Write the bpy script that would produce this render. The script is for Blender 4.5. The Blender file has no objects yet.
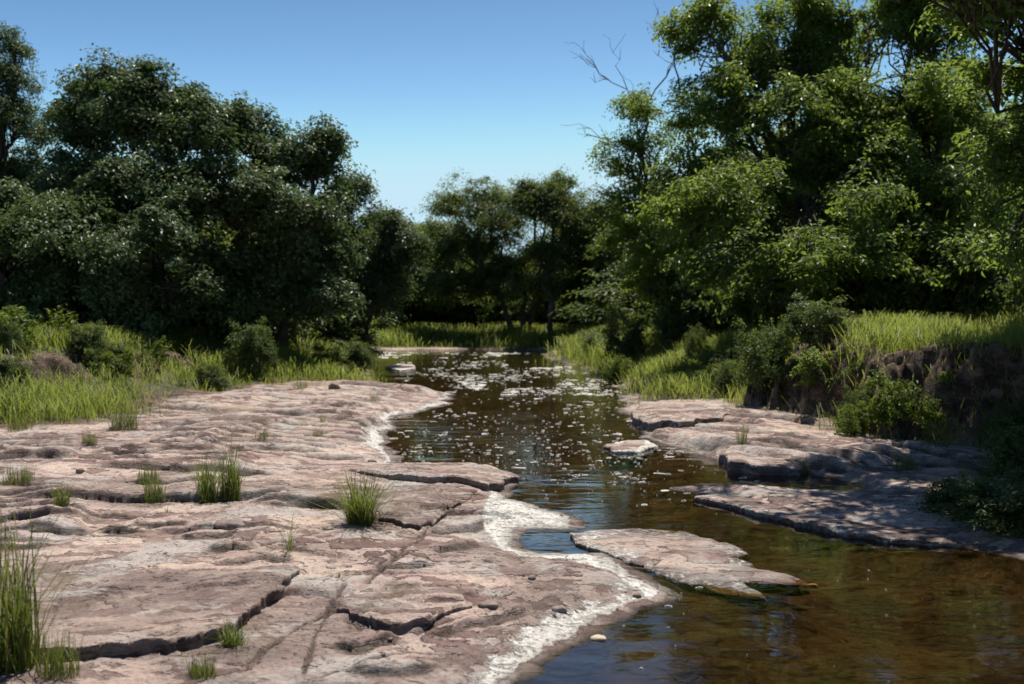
import bpy, math, random
import numpy as np
from mathutils import Vector

# ------------------------------------------------------------------ camera, sky, sun, exposure
scene = bpy.context.scene
COL = scene.collection
W, H, F = 1024, 684, 995.0
CAM_Z = 1.65
PITCH = math.atan(23.0 / F)          # slightly downwards: the horizon is at row 319
SUN_EL, SUN_AZ = 68.0, 18.0          # ahead of the camera, to the right

SKY_GRADE = ((2.4, 2.75, 4.3), (2.1, 1.42, 6.1), (1.7, 0.77, 7.1))

cam_d = bpy.data.cameras.new('camera')
cam = bpy.data.objects.new('camera', cam_d)
COL.objects.link(cam)
cam.location = (0, 0, CAM_Z)
cam.rotation_euler = (math.pi / 2 - PITCH, 0, 0)
cam_d.sensor_width = 36.0
cam_d.lens = F * 36.0 / W
cam_d.clip_start = 0.05
cam_d.clip_end = 3000
cam_d.dof.use_dof = True
cam_d.dof.focus_distance = 7.5
cam_d.dof.aperture_fstop = 2.3
scene.camera = cam

world = bpy.data.worlds.new('World')
scene.world = world
world.use_nodes = True
wn = world.node_tree.nodes
wl = world.node_tree.links
wn.clear()
sky = wn.new('ShaderNodeTexSky')
sky.sky_type = 'NISHITA'
sky.sun_disc = False
sky.sun_elevation = math.radians(SUN_EL)
sky.sun_rotation = math.radians(SUN_AZ)
sky.altitude = 3000
sky.air_density = 0.5
sky.dust_density = 1.0
sky.ozone_density = 5.0
bg = wn.new('ShaderNodeBackground')
bg.inputs['Strength'].default_value = 0.10
wo = wn.new('ShaderNodeOutputWorld')
sk_s = wn.new('ShaderNodeSeparateColor')     # a little more contrast than the bare sky model
sk_j = wn.new('ShaderNodeCombineColor')
wl.new(sky.outputs[0], sk_s.inputs[0])
for ch, (ex, mul, top) in enumerate(SKY_GRADE):
    pw = wn.new('ShaderNodeMath'); pw.operation = 'POWER'
    ml = wn.new('ShaderNodeMath'); ml.operation = 'MULTIPLY'
    mn = wn.new('ShaderNodeMath'); mn.operation = 'SMOOTH_MIN'; mn.inputs[2].default_value = 2.0
    pw.inputs[1].default_value = ex; ml.inputs[1].default_value = mul; mn.inputs[1].default_value = top
    wl.new(sk_s.outputs[ch], pw.inputs[0]); wl.new(pw.outputs[0], ml.inputs[0]); wl.new(ml.outputs[0], mn.inputs[0]); wl.new(mn.outputs[0], sk_j.inputs[ch])
wl.new(sk_j.outputs[0], bg.inputs['Color'])
wl.new(bg.outputs[0], wo.inputs[0])

sun_d = bpy.data.lights.new('sun', 'SUN')
sun_d.energy = 5.0
sun_d.angle = math.radians(0.5)
sun_d.color = (1.0, 0.93, 0.82)
sun = bpy.data.objects.new('sun', sun_d)
COL.objects.link(sun)
_sd = Vector((math.sin(math.radians(SUN_AZ)) * math.cos(math.radians(SUN_EL)),
              math.cos(math.radians(SUN_AZ)) * math.cos(math.radians(SUN_EL)),
              math.sin(math.radians(SUN_EL))))
sun.rotation_euler = _sd.to_track_quat('Z', 'Y').to_euler()
sun.location = (20, 20, 40)

scene.view_settings.view_transform = 'Standard'
scene.view_settings.look = 'None'
scene.view_settings.exposure = 0.4
scene.view_settings.gamma = 1.0
scene.view_settings.use_curve_mapping = False
scene.cycles.use_denoising = True
scene.cycles.max_bounces = 7
scene.cycles.diffuse_bounces = 3
scene.cycles.glossy_bounces = 3
scene.cycles.transmission_bounces = 4
scene.cycles.transparent_max_bounces = 8
scene.cycles.sample_clamp_indirect = 4.0
scene.cycles.caustics_reflective = False
scene.cycles.caustics_refractive = False

RNG = np.random.default_rng(7)

# ------------------------------------------------------------------ numpy noise and geometry helpers
def ss(t):
    t = np.clip(t, 0, 1)
    return t * t * (3 - 2 * t)

def _hash(ix, iy, iz, seed):
    h = (ix.astype(np.int64) * 374761393 + iy.astype(np.int64) * 668265263 + iz.astype(np.int64) * 2147483647 + seed * 1274126177) & 0xFFFFFFFF
    h = ((h ^ (h >> 13)) * 1274126177) & 0xFFFFFFFF
    h = ((h ^ (h >> 16)) * 2246822519) & 0xFFFFFFFF
    return ((h ^ (h >> 15)) & 0xFFFFFF) / float(0xFFFFFF)

def noise2(x, y, seed=0):
    ix, iy = np.floor(x), np.floor(y)
    fx, fy = x - ix, y - iy
    ux, uy = fx * fx * fx * (fx * (fx * 6 - 15) + 10), fy * fy * fy * (fy * (fy * 6 - 15) + 10)
    z = np.zeros_like(ix)
    a, b = _hash(ix, iy, z, seed), _hash(ix + 1, iy, z, seed)
    c, d = _hash(ix, iy + 1, z, seed), _hash(ix + 1, iy + 1, z, seed)
    return a + (b - a) * ux + (c - a) * uy + (a - b - c + d) * ux * uy

def noise3(p, seed=0):
    i = np.floor(p)
    f = p - i
    u = f * f * (3 - 2 * f)
    out = 0
    for dx in (0, 1):
        for dy in (0, 1):
            for dz in (0, 1):
                w = (u[:, 0] if dx else 1 - u[:, 0]) * (u[:, 1] if dy else 1 - u[:, 1]) * (u[:, 2] if dz else 1 - u[:, 2])
                out = out + w * _hash(i[:, 0] + dx, i[:, 1] + dy, i[:, 2] + dz, seed)
    return out

def fbm(x, y, oct=4, seed=0, gain=0.5):
    s, a, t = 0.0, 1.0, 0.0
    c, n = math.cos(0.6), math.sin(0.6)
    for k in range(oct):
        s = s + a * noise2(x, y, seed + 17 * k)
        t += a
        a *= gain
        x, y = (c * x - n * y) * 2.03 + 3.1, (n * x + c * y) * 2.03 - 1.7
    return s / t

def sdf_poly(x, y, poly):
    """signed distance, positive inside"""
    d2 = np.full(x.shape, 1e18)
    inside = np.zeros(x.shape, bool)
    n = len(poly)
    for i in range(n):
        ax, ay = poly[i]
        bx, by = poly[(i + 1) % n]
        ex, ey = bx - ax, by - ay
        wx, wy = x - ax, y - ay
        t = np.clip((wx * ex + wy * ey) / (ex * ex + ey * ey + 1e-12), 0, 1)
        dx, dy = wx - ex * t, wy - ey * t
        np.minimum(d2, dx * dx + dy * dy, out=d2)
        if abs(ey) > 1e-12:
            c = ((ay <= y) != (by <= y)) & (x < ax + ex * (y - ay) / ey)
            inside ^= c
    d = np.sqrt(d2)
    return np.where(inside, d, -d)

def polyline_dist(x, y, pts):
    """distance, side (+ on the left of the direction of travel), position along 0..1"""
    best = np.full(x.shape, 1e18)
    side = np.ones(x.shape)
    par = np.zeros(x.shape)
    seg = [math.dist(pts[i], pts[i + 1]) for i in range(len(pts) - 1)]
    tot, acc = sum(seg), 0.0
    for i in range(len(pts) - 1):
        ax, ay = pts[i]
        ex, ey = pts[i + 1][0] - ax, pts[i + 1][1] - ay
        wx, wy = x - ax, y - ay
        t = np.clip((wx * ex + wy * ey) / (ex * ex + ey * ey), 0, 1)
        dx, dy = wx - ex * t, wy - ey * t
        d2 = dx * dx + dy * dy
        m = d2 < best
        best = np.where(m, d2, best)
        side = np.where(m, np.sign(ex * wy - ey * wx), side)
        par = np.where(m, (acc + t * seg[i]) / tot, par)
        acc += seg[i]
    return np.sqrt(best), side, par

CP, SP = math.cos(PITCH), math.sin(PITCH)

def ray(px, py):
    u, v = (px - W / 2) / F, -(py - H / 2) / F
    return np.array([u, CP + v * SP, v * CP - SP])

def gp(px, py, z=0.0):
    r = ray(px, py)
    t = (z - CAM_Z) / r[2]
    return (r[0] * t, r[1] * t)

def gps(pts, z=0.0):
    return [gp(a, b, z) for a, b in pts]

def at(px, py, d):
    """the world point at depth d (metres along y) on the sight line of a photo point"""
    r = ray(px, py)
    return np.array([r[0], r[1], r[2]]) * (d / r[1]) + np.array([0, 0, CAM_Z])

def mesh_obj(name, verts, faces, mats, parent=None, attrs=None, smooth=True, matidx=None, link=True):
    """faces: list of (n,k) int arrays"""
    me = bpy.data.meshes.new(name)
    verts = np.ascontiguousarray(verts, np.float32)
    me.vertices.add(len(verts))
    me.vertices.foreach_set('co', verts.ravel())
    faces = [f for f in faces if len(f)]
    nl = sum(f.size for f in faces)
    npoly = sum(len(f) for f in faces)
    me.loops.add(nl)
    me.polygons.add(npoly)
    me.loops.foreach_set('vertex_index', np.concatenate([f.ravel() for f in faces]).astype(np.int32))
    tot = np.concatenate([np.full(len(f), f.shape[1]) for f in faces])
    start = np.concatenate([[0], np.cumsum(tot)[:-1]])
    me.polygons.foreach_set('loop_start', start.astype(np.int32))
    me.polygons.foreach_set('use_smooth', np.full(npoly, smooth))
    for m in (mats if isinstance(mats, (list, tuple)) else [mats]):
        me.materials.append(m)
    if matidx is not None:
        me.polygons.foreach_set('material_index', matidx.astype(np.int32))
    me.update(calc_edges=True)
    for k, v in (attrs or {}).items():
        a = me.attributes.new(k, 'FLOAT', 'POINT')
        a.data.foreach_set('value', np.ascontiguousarray(v, np.float32))
    o = bpy.data.objects.new(name, me)
    if link:
        COL.objects.link(o)
    if parent:
        o.parent = parent
    return o

def tag(o, label=None, cat=None, group=None, kind=None):
    for k, v in (('label', label), ('category', cat), ('group', group), ('kind', kind)):
        if v:
            o[k] = v
    return o

def empty(name, loc, label, cat, group=None):
    o = bpy.data.objects.new(name, None)
    o.empty_display_size = 0.2
    COL.objects.link(o)
    o.location = loc
    return tag(o, label, cat, group)

def copy_thing(src, loc, rz, scale, label, group=None):
    r = src.copy()
    COL.objects.link(r)
    r.location = loc
    r.rotation_euler = (0, 0, rz)
    r.scale = scale if isinstance(scale, (tuple, list)) else (scale,) * 3
    r['label'] = label
    if group:
        r['group'] = group
    for ch in list(src.children):
        c = ch.copy()
        COL.objects.link(c)
        c.parent = r
    return r

# ------------------------------------------------------------------ materials
def new_mat(name):
    m = bpy.data.materials.new(name)
    m.use_nodes = True
    m.node_tree.nodes.clear()
    return m, m.node_tree.nodes, m.node_tree.links

class NT:
    def __init__(s, name):
        s.m, s.n, s.l = new_mat(name)
    def node(s, t, ins=None, **kw):
        n = s.n.new(t)
        for k, v in kw.items():
            setattr(n, k, v)
        for k, v in (ins or {}).items():
            if hasattr(v, 'is_linked') or isinstance(v, bpy.types.NodeSocket):
                s.l.new(v, n.inputs[k])
            else:
                n.inputs[k].default_value = v
        return n
    def attr(s, name):
        return s.node('ShaderNodeAttribute', attribute_name=name).outputs['Fac']
    def pos(s, sc=(1, 1, 1), rot=(0, 0, 0)):
        g = s.node('ShaderNodeNewGeometry')
        mp = s.node('ShaderNodeMapping', {'Vector': g.outputs['Position'], 'Scale': sc, 'Rotation': rot})
        return mp.outputs[0]
    def noise(s, vec, scale, detail=4, rough=0.55, dist=0.0):
        return s.node('ShaderNodeTexNoise', {'Vector': vec, 'Scale': scale, 'Detail': detail, 'Roughness': rough, 'Distortion': dist}).outputs['Fac']
    def ramp(s, fac, stops):
        r = s.node('ShaderNodeValToRGB', {'Fac': fac})
        e = r.color_ramp.elements
        while len(e) < len(stops):
            e.new(0.5)
        for el, (p, c) in zip(e, stops):
            el.position = p
            el.color = (c[0], c[1], c[2], 1) if isinstance(c, (tuple, list)) else (c, c, c, 1)
        return r.outputs['Color']
    def mix(s, f, a, b, blend='MIX'):
        n = s.node('ShaderNodeMix', data_type='RGBA', blend_type=blend)
        for i, v in ((0, f), (6, a), (7, b)):
            if isinstance(v, bpy.types.NodeSocket):
                s.l.new(v, n.inputs[i])
            else:
                n.inputs[i].default_value = v if i == 0 else (v[0], v[1], v[2], 1)
        return n.outputs[2]
    def math(s, op, a, b=0.0, clamp=False):
        n = s.node('ShaderNodeMath', operation=op, use_clamp=clamp)
        for i, v in ((0, a), (1, b)):
            if isinstance(v, bpy.types.NodeSocket):
                s.l.new(v, n.inputs[i])
            else:
                n.inputs[i].default_value = v
        return n.outputs[0]
    def out(s, sh):
        o = s.node('ShaderNodeOutputMaterial')
        s.l.new(sh, o.inputs[0])
        return s.m

def rock_material():
    t = NT('layered_rock')
    p = t.pos()
    ps = t.pos((0.75, 1.1, 4.0), (0, 0, 0.45))
    big = t.noise(ps, 0.9, 10, 0.70, 0.2)
    lam = t.noise(t.pos((0.65, 1.05, 3.0), (0, 0, 0.6)), 1.1, 9, 0.58, 0.15)
    lam7 = t.math('MULTIPLY', lam, 16.0)
    lamf = t.math('FRACT', lam7)
    lams = t.math('ADD', t.math('FLOOR', lam7), t.math('MULTIPLY', lamf, 6.0, True))
    lvl = t.math('FRACT', t.math('MULTIPLY', t.math('FLOOR', lam7), 0.381))
    col = t.ramp(t.math('ADD', t.math('MULTIPLY', big, 0.7), t.math('MULTIPLY', lvl, 0.30)), [(0.34, (0.175, 0.118, 0.103)), (0.43, (0.32, 0.238, 0.205)), (0.48, (0.53, 0.43, 0.37)), (0.55, (0.42, 0.335, 0.30)), (0.62, (0.60, 0.51, 0.42)), (0.72, (0.48, 0.37, 0.27))])
    edge = t.ramp(lamf, [(0.0, 1.0), (0.05, 0.55), (0.13, 0.0)])
    emask = t.ramp(t.noise(p, 1.3, 3), [(0.40, 0.0), (0.54, 1.0)])
    col = t.mix(t.math('MULTIPLY', edge, emask), col, (0.07, 0.05, 0.04))
    col = t.mix(1.0, col, (1.03, 0.965, 0.965), 'MULTIPLY')
    mauve = t.attr('mauve')
    mn = t.noise(p, 3.2, 9, 0.72)
    mcol = t.ramp(mn, [(0.36, (0.135, 0.092, 0.080)), (0.52, (0.225, 0.165, 0.145)), (0.66, (0.45, 0.365, 0.305))])
    col = t.mix(t.math('MULTIPLY', mauve, 0.9), col, mcol)
    # pale grey weathering patches
    gn = t.noise(t.pos((0.9, 1.2, 1), (0, 0, -0.5)), 1.6, 8, 0.66, 0.3)
    gm = t.ramp(gn, [(0.52, 0.0), (0.60, 0.8)])
    col = t.mix(gm, col, (0.47, 0.43, 0.40))
    # brown stain blotches
    bn = t.noise(p, 2.4, 7, 0.7, 0.3)
    bm = t.ramp(bn, [(0.55, 0.0), (0.64, 0.8)])
    col = t.mix(bm, col, (0.16, 0.115, 0.085))
    # speckle
    sp = t.noise(p, 38, 3, 0.7)
    col = t.mix(1.0, col, t.ramp(sp, [(0.3, (0.70, 0.70, 0.70)), (0.55, (1.0, 1.0, 1.0)), (0.75, (1.15, 1.14, 1.12))]), 'MULTIPLY')
    # dirt in cracks and round tufts, plus dark colour deepening shade along ledge fronts
    col = t.mix(t.attr('dirt_shade'), col, (0.055, 0.04, 0.03))
    # white mineral crust by the water line
    cn = t.noise(p, 9, 6, 0.75)
    cr = t.math('MULTIPLY', t.attr('crust'), 1.0)
    cn2 = t.noise(p, 34, 4, 0.7)
    cm = t.math('SUBTRACT', t.math('ADD', cr, t.math('ADD', t.math('MULTIPLY', cn, 2.2), t.math('MULTIPLY', cn2, 0.9))), 2.05)
    cm = t.math('MULTIPLY', cm, 3.5, True)
    col = t.mix(cm, col, t.ramp(t.noise(p, 30, 4, 0.7), [(0.32, (0.34, 0.30, 0.26)), (0.5, (0.62, 0.60, 0.56)), (0.66, (0.82, 0.81, 0.78))]))
    # sand
    col = t.mix(t.attr('sand'), col, t.mix(t.noise(p, 14, 4), (0.44, 0.34, 0.25), (0.30, 0.225, 0.165)))
    # bank soil
    sn = t.noise(t.pos((1, 1, 2.5)), 3.0, 7, 0.7)
    scol = t.ramp(sn, [(0.34, (0.018, 0.011, 0.008)), (0.48, (0.065, 0.038, 0.026)), (0.62, (0.19, 0.115, 0.082))])
    col = t.mix(t.attr('soil'), col, scol)
    tn = t.noise(p, 2.2, 5)
    col = t.mix(t.attr('turf'), col, t.ramp(tn, [(0.35, (0.055, 0.052, 0.024)), (0.6, (0.085, 0.085, 0.035))]))
    # stream bed
    wn_ = t.noise(t.pos((1, 1.4, 1)), 1.6, 6, 0.62, 0.5)
    wcol = t.ramp(wn_, [(0.32, (0.012, 0.010, 0.006)), (0.48, (0.038, 0.030, 0.016)), (0.60, (0.085, 0.068, 0.036)), (0.72, (0.115, 0.102, 0.055))])
    col = t.mix(t.attr('bed'), col, wcol)
    b1 = t.noise(t.pos((0.85, 1.1, 1.5)), 6, 10, 0.74)
    b2 = t.noise(p, 45, 4, 0.7)
    hh = t.math('ADD', t.math('MULTIPLY', b1, 1.0), t.math('MULTIPLY', b2, 0.34))
    hh = t.math('ADD', hh, t.math('MULTIPLY', cm, 0.3))
    hh = t.math('ADD', hh, t.math('MULTIPLY', lams, 0.5))
    bump = t.node('ShaderNodeBump', {'Strength': 0.9, 'Distance': 0.045, 'Height': hh})
    ro = t.ramp(t.noise(p, 5, 4), [(0.3, 0.62), (0.7, 0.9)])
    wet = t.attr('wet')
    ro = t.mix(wet, ro, (0.18, 0.18, 0.18))
    col = t.mix(t.math('MULTIPLY', wet, 0.6), col, t.mix(1.0, col, (0.5, 0.45, 0.4), 'MULTIPLY'))
    b = t.node('ShaderNodeBsdfPrincipled', {'Base Color': col, 'Roughness': ro, 'Normal': bump.outputs[0], 'Specular IOR Level': 0.35})
    return t.out(b.outputs[0])

def leaf_material(name, dark, light, trans, gloss=0.42, tr=0.4, yellow=None, spec=0.35):
    t = NT(name)
    r = t.attr('rnd')
    stops = [(0.0, dark), (0.75, light)]
    if yellow:
        stops += [(0.97, light), (1.0, yellow)]
    col = t.ramp(r, stops)
    cl = t.attr('tone')
    col = t.mix(1.0, col, t.ramp(cl, [(0.0, (0.7, 0.75, 0.8)), (1.0, (1.25, 1.15, 0.9))]), 'MULTIPLY')
    d = t.node('ShaderNodeBsdfPrincipled', {'Base Color': col, 'Roughness': gloss, 'Specular IOR Level': spec})
    tc = t.mix(0.75, col, trans)
    tl = t.node('ShaderNodeBsdfTranslucent', {'Color': tc})
    ms = t.node('ShaderNodeMixShader', {0: tr, 1: d.outputs[0], 2: tl.outputs[0]})
    return t.out(ms.outputs[0])

def bark_material(name, c1, c2):
    t = NT(name)
    tc = t.node('ShaderNodeTexCoord').outputs['Object']
    mp = t.node('ShaderNodeMapping', {'Vector': tc, 'Scale': (9, 9, 1.6)}).outputs[0]
    n = t.noise(mp, 2.0, 6, 0.7)
    col = t.ramp(n, [(0.35, c1), (0.65, c2)])
    bp = t.node('ShaderNodeBump', {'Strength': 1.0, 'Distance': 0.03, 'Height': n})
    b = t.node('ShaderNodeBsdfPrincipled', {'Base Color': col, 'Roughness': 0.9, 'Normal': bp.outputs[0]})
    return t.out(b.outputs[0])

def water_material():
    t = NT('creek_water')
    p = t.pos((0.55, 1.5, 1))
    n1 = t.noise(p, 2.2, 3, 0.5, 0.3)
    n2 = t.noise(t.pos((0.8, 1.3, 1)), 11, 2, 0.5)
    # breezy patches and calm patches
    patch = t.ramp(t.noise(t.pos((0.35, 0.5, 1)), 0.9, 3), [(0.40, 0.25), (0.62, 1.0)])
    hh = t.math('ADD', t.math('MULTIPLY', n1, 1.0), t.math('MULTIPLY', n2, 0.16))
    hh = t.math('MULTIPLY', hh, patch)
    bump = t.node('ShaderNodeBump', {'Strength': 0.30, 'Distance': 0.05, 'Height': hh})
    fr = t.node('ShaderNodeFresnel', {'IOR': 1.5, 'Normal': bump.outputs[0]})
    gl = t.node('ShaderNodeBsdfGlossy', {'Color': (1, 1, 1, 1), 'Roughness': 0.02, 'Normal': bump.outputs[0]})
    tr = t.node('ShaderNodeBsdfTransparent', {'Color': (0.79, 0.64, 0.42, 1)})
    ms = t.node('ShaderNodeMixShader', {0: fr.outputs[0], 1: tr.outputs[0], 2: gl.outputs[0]})
    return t.out(ms.outputs[0])

def simple_noise_material(name, c1, c2, scale=8, rough=0.85, bump=0.01):
    t = NT(name)
    p = t.pos()
    n = t.noise(p, scale, 6, 0.65)
    col = t.ramp(n, [(0.32, c1), (0.68, c2)])
    bp = t.node('ShaderNodeBump', {'Strength': 0.8, 'Distance': bump, 'Height': n})
    b = t.node('ShaderNodeBsdfPrincipled', {'Base Color': col, 'Roughness': rough, 'Normal': bp.outputs[0]})
    return t.out(b.outputs[0])

M_ROCK = rock_material()
M_WATER = water_material()
M_OAK = leaf_material('oak_leaf', (0.032, 0.060, 0.024), (0.105, 0.160, 0.065), (0.17, 0.25, 0.07), 0.45, 0.32)
M_PECAN = leaf_material('pecan_leaf', (0.035, 0.068, 0.016), (0.105, 0.165, 0.042), (0.34, 0.46, 0.07), 0.42, 0.52, (0.19, 0.21, 0.05), 0.4)
M_ELM = leaf_material('elm_leaf', (0.07, 0.12, 0.02), (0.17, 0.235, 0.04), (0.46, 0.56, 0.08), 0.42, 0.58)
M_FAR = leaf_material('woodland_leaf', (0.032, 0.056, 0.018), (0.095, 0.135, 0.042), (0.26, 0.34, 0.06), 0.45, 0.45)
M_SHRUB = leaf_material('shrub_leaf', (0.03, 0.055, 0.018), (0.085, 0.13, 0.04), (0.20, 0.27, 0.05), 0.48, 0.4)
M_WEED = leaf_material('weed_leaf', (0.05, 0.10, 0.016), (0.13, 0.19, 0.03), (0.26, 0.34, 0.04), 0.45, 0.45)
M_GRASS = leaf_material('grass_blade', (0.07, 0.11, 0.024), (0.19, 0.24, 0.055), (0.43, 0.51, 0.09), 0.45, 0.5, (0.34, 0.29, 0.13))
M_TUFT = leaf_material('tuft_blade', (0.045, 0.075, 0.018), (0.13, 0.17, 0.035), (0.24, 0.30, 0.05), 0.42, 0.40, (0.30, 0.25, 0.11))
M_BARK = bark_material('oak_bark', (0.030, 0.024, 0.019), (0.10, 0.082, 0.065))
M_BARK2 = bark_material('grey_bark', (0.055, 0.046, 0.038), (0.16, 0.14, 0.115))
M_FOAM_GLINT = simple_noise_material('foam_glint', (0.50, 0.47, 0.40), (0.80, 0.79, 0.75), 30, 0.5)
M_STONE = simple_noise_material('loose_stone', (0.10, 0.075, 0.062), (0.30, 0.24, 0.21), 14, 0.85)
M_PALE = simple_noise_material('pale_stone', (0.42, 0.34, 0.24), (0.58, 0.50, 0.36), 14, 0.85)

# ------------------------------------------------------------------ the lie of the land
WATER = gps([(368, 350), (364, 362), (368, 374), (374, 384), (412, 390), (450, 395), (446, 403), (425, 409), (400, 416), (387, 428),
             (383, 440), (388, 455), (396, 466), (430, 469), (480, 471), (516, 475), (497, 490), (500, 500), (525, 505), (545, 512),
             (568, 518), (572, 527), (545, 528), (518, 528), (511, 540), (513, 550), (535, 556), (565, 557), (600, 556), (625, 572),
             (650, 585), (668, 597), (655, 603), (630, 606), (615, 615), (600, 622), (580, 633), (560, 645), (540, 660), (515, 676),
             (500, 692), (470, 760)]) + [(0.2, 2), (0.8, -3), (1, -12), (7, -12), (6.5, 0), (5.2, 4)] + \
        gps([(1150, 585), (1024, 556), (930, 541), (850, 530), (790, 520), (750, 508), (720, 498), (680, 489), (720, 486), (760, 487),
             (800, 490), (840, 492), (870, 489), (840, 479), (790, 470), (732, 463), (690, 450), (648, 437), (640, 428), (632, 415),
             (627, 402), (622, 390), (612, 378), (585, 368), (552, 361), (546, 354), (556, 350), (470, 349)])
BANK_L = gps([(366, 351), (361, 366), (362, 376), (345, 383), (300, 384), (262, 388), (240, 394), (215, 399), (170, 404), (145, 418),
              (90, 426), (0, 430), (-250, 462), (-900, 600)], 0.15) + [(-9.5, -12), (-60, -60), (-500, -60), (-500, 57), (-9, 57)]
BANK_R = gps([(556, 351), (552, 357), (590, 366), (618, 376), (628, 388), (640, 398), (700, 400), (745, 408), (800, 424), (850, 436), (900, 441),
              (960, 446), (1024, 456), (1150, 482), (1500, 560)], 0.15) + [(8.2, 3), (8.6, -12), (60, -60), (500, -60), (500, 57), (4, 57)]
BANK_F = [(-500, 55.0), (-9, 55.0), (-3, 54.4), (3, 54.0), (5, 53), (500, 53), (500, 1500), (-500, 1500)]

LEDGES = [  # (polyline left to right in the photo, step height): a step down towards the camera
    ([(0, 500), (60, 504), (130, 500), (200, 501), (315, 498)], 0.07),
    ([(75, 473), (150, 474), (220, 477), (292, 479)], 0.06),
    ([(18, 533), (60, 531), (96, 528)], 0.04), ([(-60, 522), (0, 520), (60, 519)], 0.035),
    ([(226, 399), (270, 400), (308, 398)], 0.10), ([(226, 422), (300, 424), (350, 422), (384, 420)], 0.09),
    ([(262, 388), (320, 391), (384, 390), (440, 394)], 0.12), ([(250, 456), (300, 457), (330, 455)], 0.05),
    ([(150, 441), (220, 443), (270, 442)], 0.06), ([(300, 410), (340, 411), (372, 409)], 0.07),
    ([(204, 552), (240, 557), (264, 555)], 0.035), ([(-40, 545), (10, 548), (60, 545)], 0.03),
    ([(205, 567), (235, 568), (258, 564), (300, 568)], 0.03), ([(190, 613), (240, 600), (270, 585)], 0.0),
    ([(365, 573), (400, 570), (440, 567)], 0.03), ([(415, 540), (440, 533), (470, 528), (500, 515)], 0.04),
    ([(425, 553), (455, 550), (485, 540)], 0.035), ([(420, 640), (470, 622), (500, 618), (540, 605)], 0.03),
    ([(330, 643), (352, 650), (404, 641)], 0.04), ([(400, 610), (440, 605), (470, 607)], 0.03),
    ([(340, 668), (390, 672), (440, 664)], 0.03), ([(700, 418), (760, 424), (830, 432)], 0.10),
    ([(725, 463), (760, 460), (800, 462), (860, 470)], 0.10), ([(640, 428), (680, 440), (730, 450)], 0.08),
    ([(850, 455), (900, 462), (960, 470), (1030, 476)], 0.08),
]
_r = random.Random(5)
for _ in range(85):        # more broken layer edges on the open shelf
    _y = _r.choice([_r.uniform(392, 470), _r.uniform(392, 540)])
    _x = _r.uniform(-40, 480 if _y > 475 else 370) if _y > 440 else _r.uniform(120, 400)
    _w = _r.uniform(25, 95)
    LEDGES.append(([(_x - _w, _y + _r.uniform(-2, 2)), (_x - _w * 0.3, _y + _r.uniform(-2, 2)), (_x + _w * 0.4, _y + _r.uniform(-2, 2)), (_x + _w, _y + _r.uniform(-2, 2))],
                   _r.uniform(0.02, 0.042) * (1 + (540 - _y) / 330)))
for _ in range(16):        # and on the right bank's ledges
    _x, _y = _r.uniform(690, 960), _r.uniform(412, 480)
    _w = _r.uniform(25, 80)
    LEDGES.append(([(_x - _w, _y - _w * 0.12 + _r.uniform(-2, 2)), (_x, _y + _r.uniform(-2, 2)), (_x + _w, _y + _w * 0.14 + _r.uniform(-2, 2))], _r.uniform(0.03, 0.07)))
LEDGES = [(gps(p, 0.08), h) for p, h in LEDGES if h > 0]
CRACKS = [(gps(p, 0.08), w, dp) for p, w, dp in [
    ([(492, 496), (455, 506), (436, 524), (418, 543), (386, 571), (342, 600), (300, 625), (262, 652), (225, 690)], 0.022, 0.06),
    ([(337, 612), (362, 627), (378, 634), (423, 631), (450, 622), (471, 617)], 0.022, 0.05),
    ([(337, 612), (330, 600), (345, 583)], 0.015, 0.04), ([(330, 600), (312, 640), (300, 684)], 0.012, 0.03),
    ([(385, 571), (410, 560), (440, 548)], 0.012, 0.03), ([(440, 590), (480, 596), (520, 590)], 0.012, 0.03),
    ([(160, 620), (200, 600), (250, 588)], 0.012, 0.02), ([(0, 600), (60, 596), (110, 606)], 0.012, 0.02),
    ([(300, 684), (350, 668), (400, 655), (470, 650)], 0.012, 0.03)]]

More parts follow.
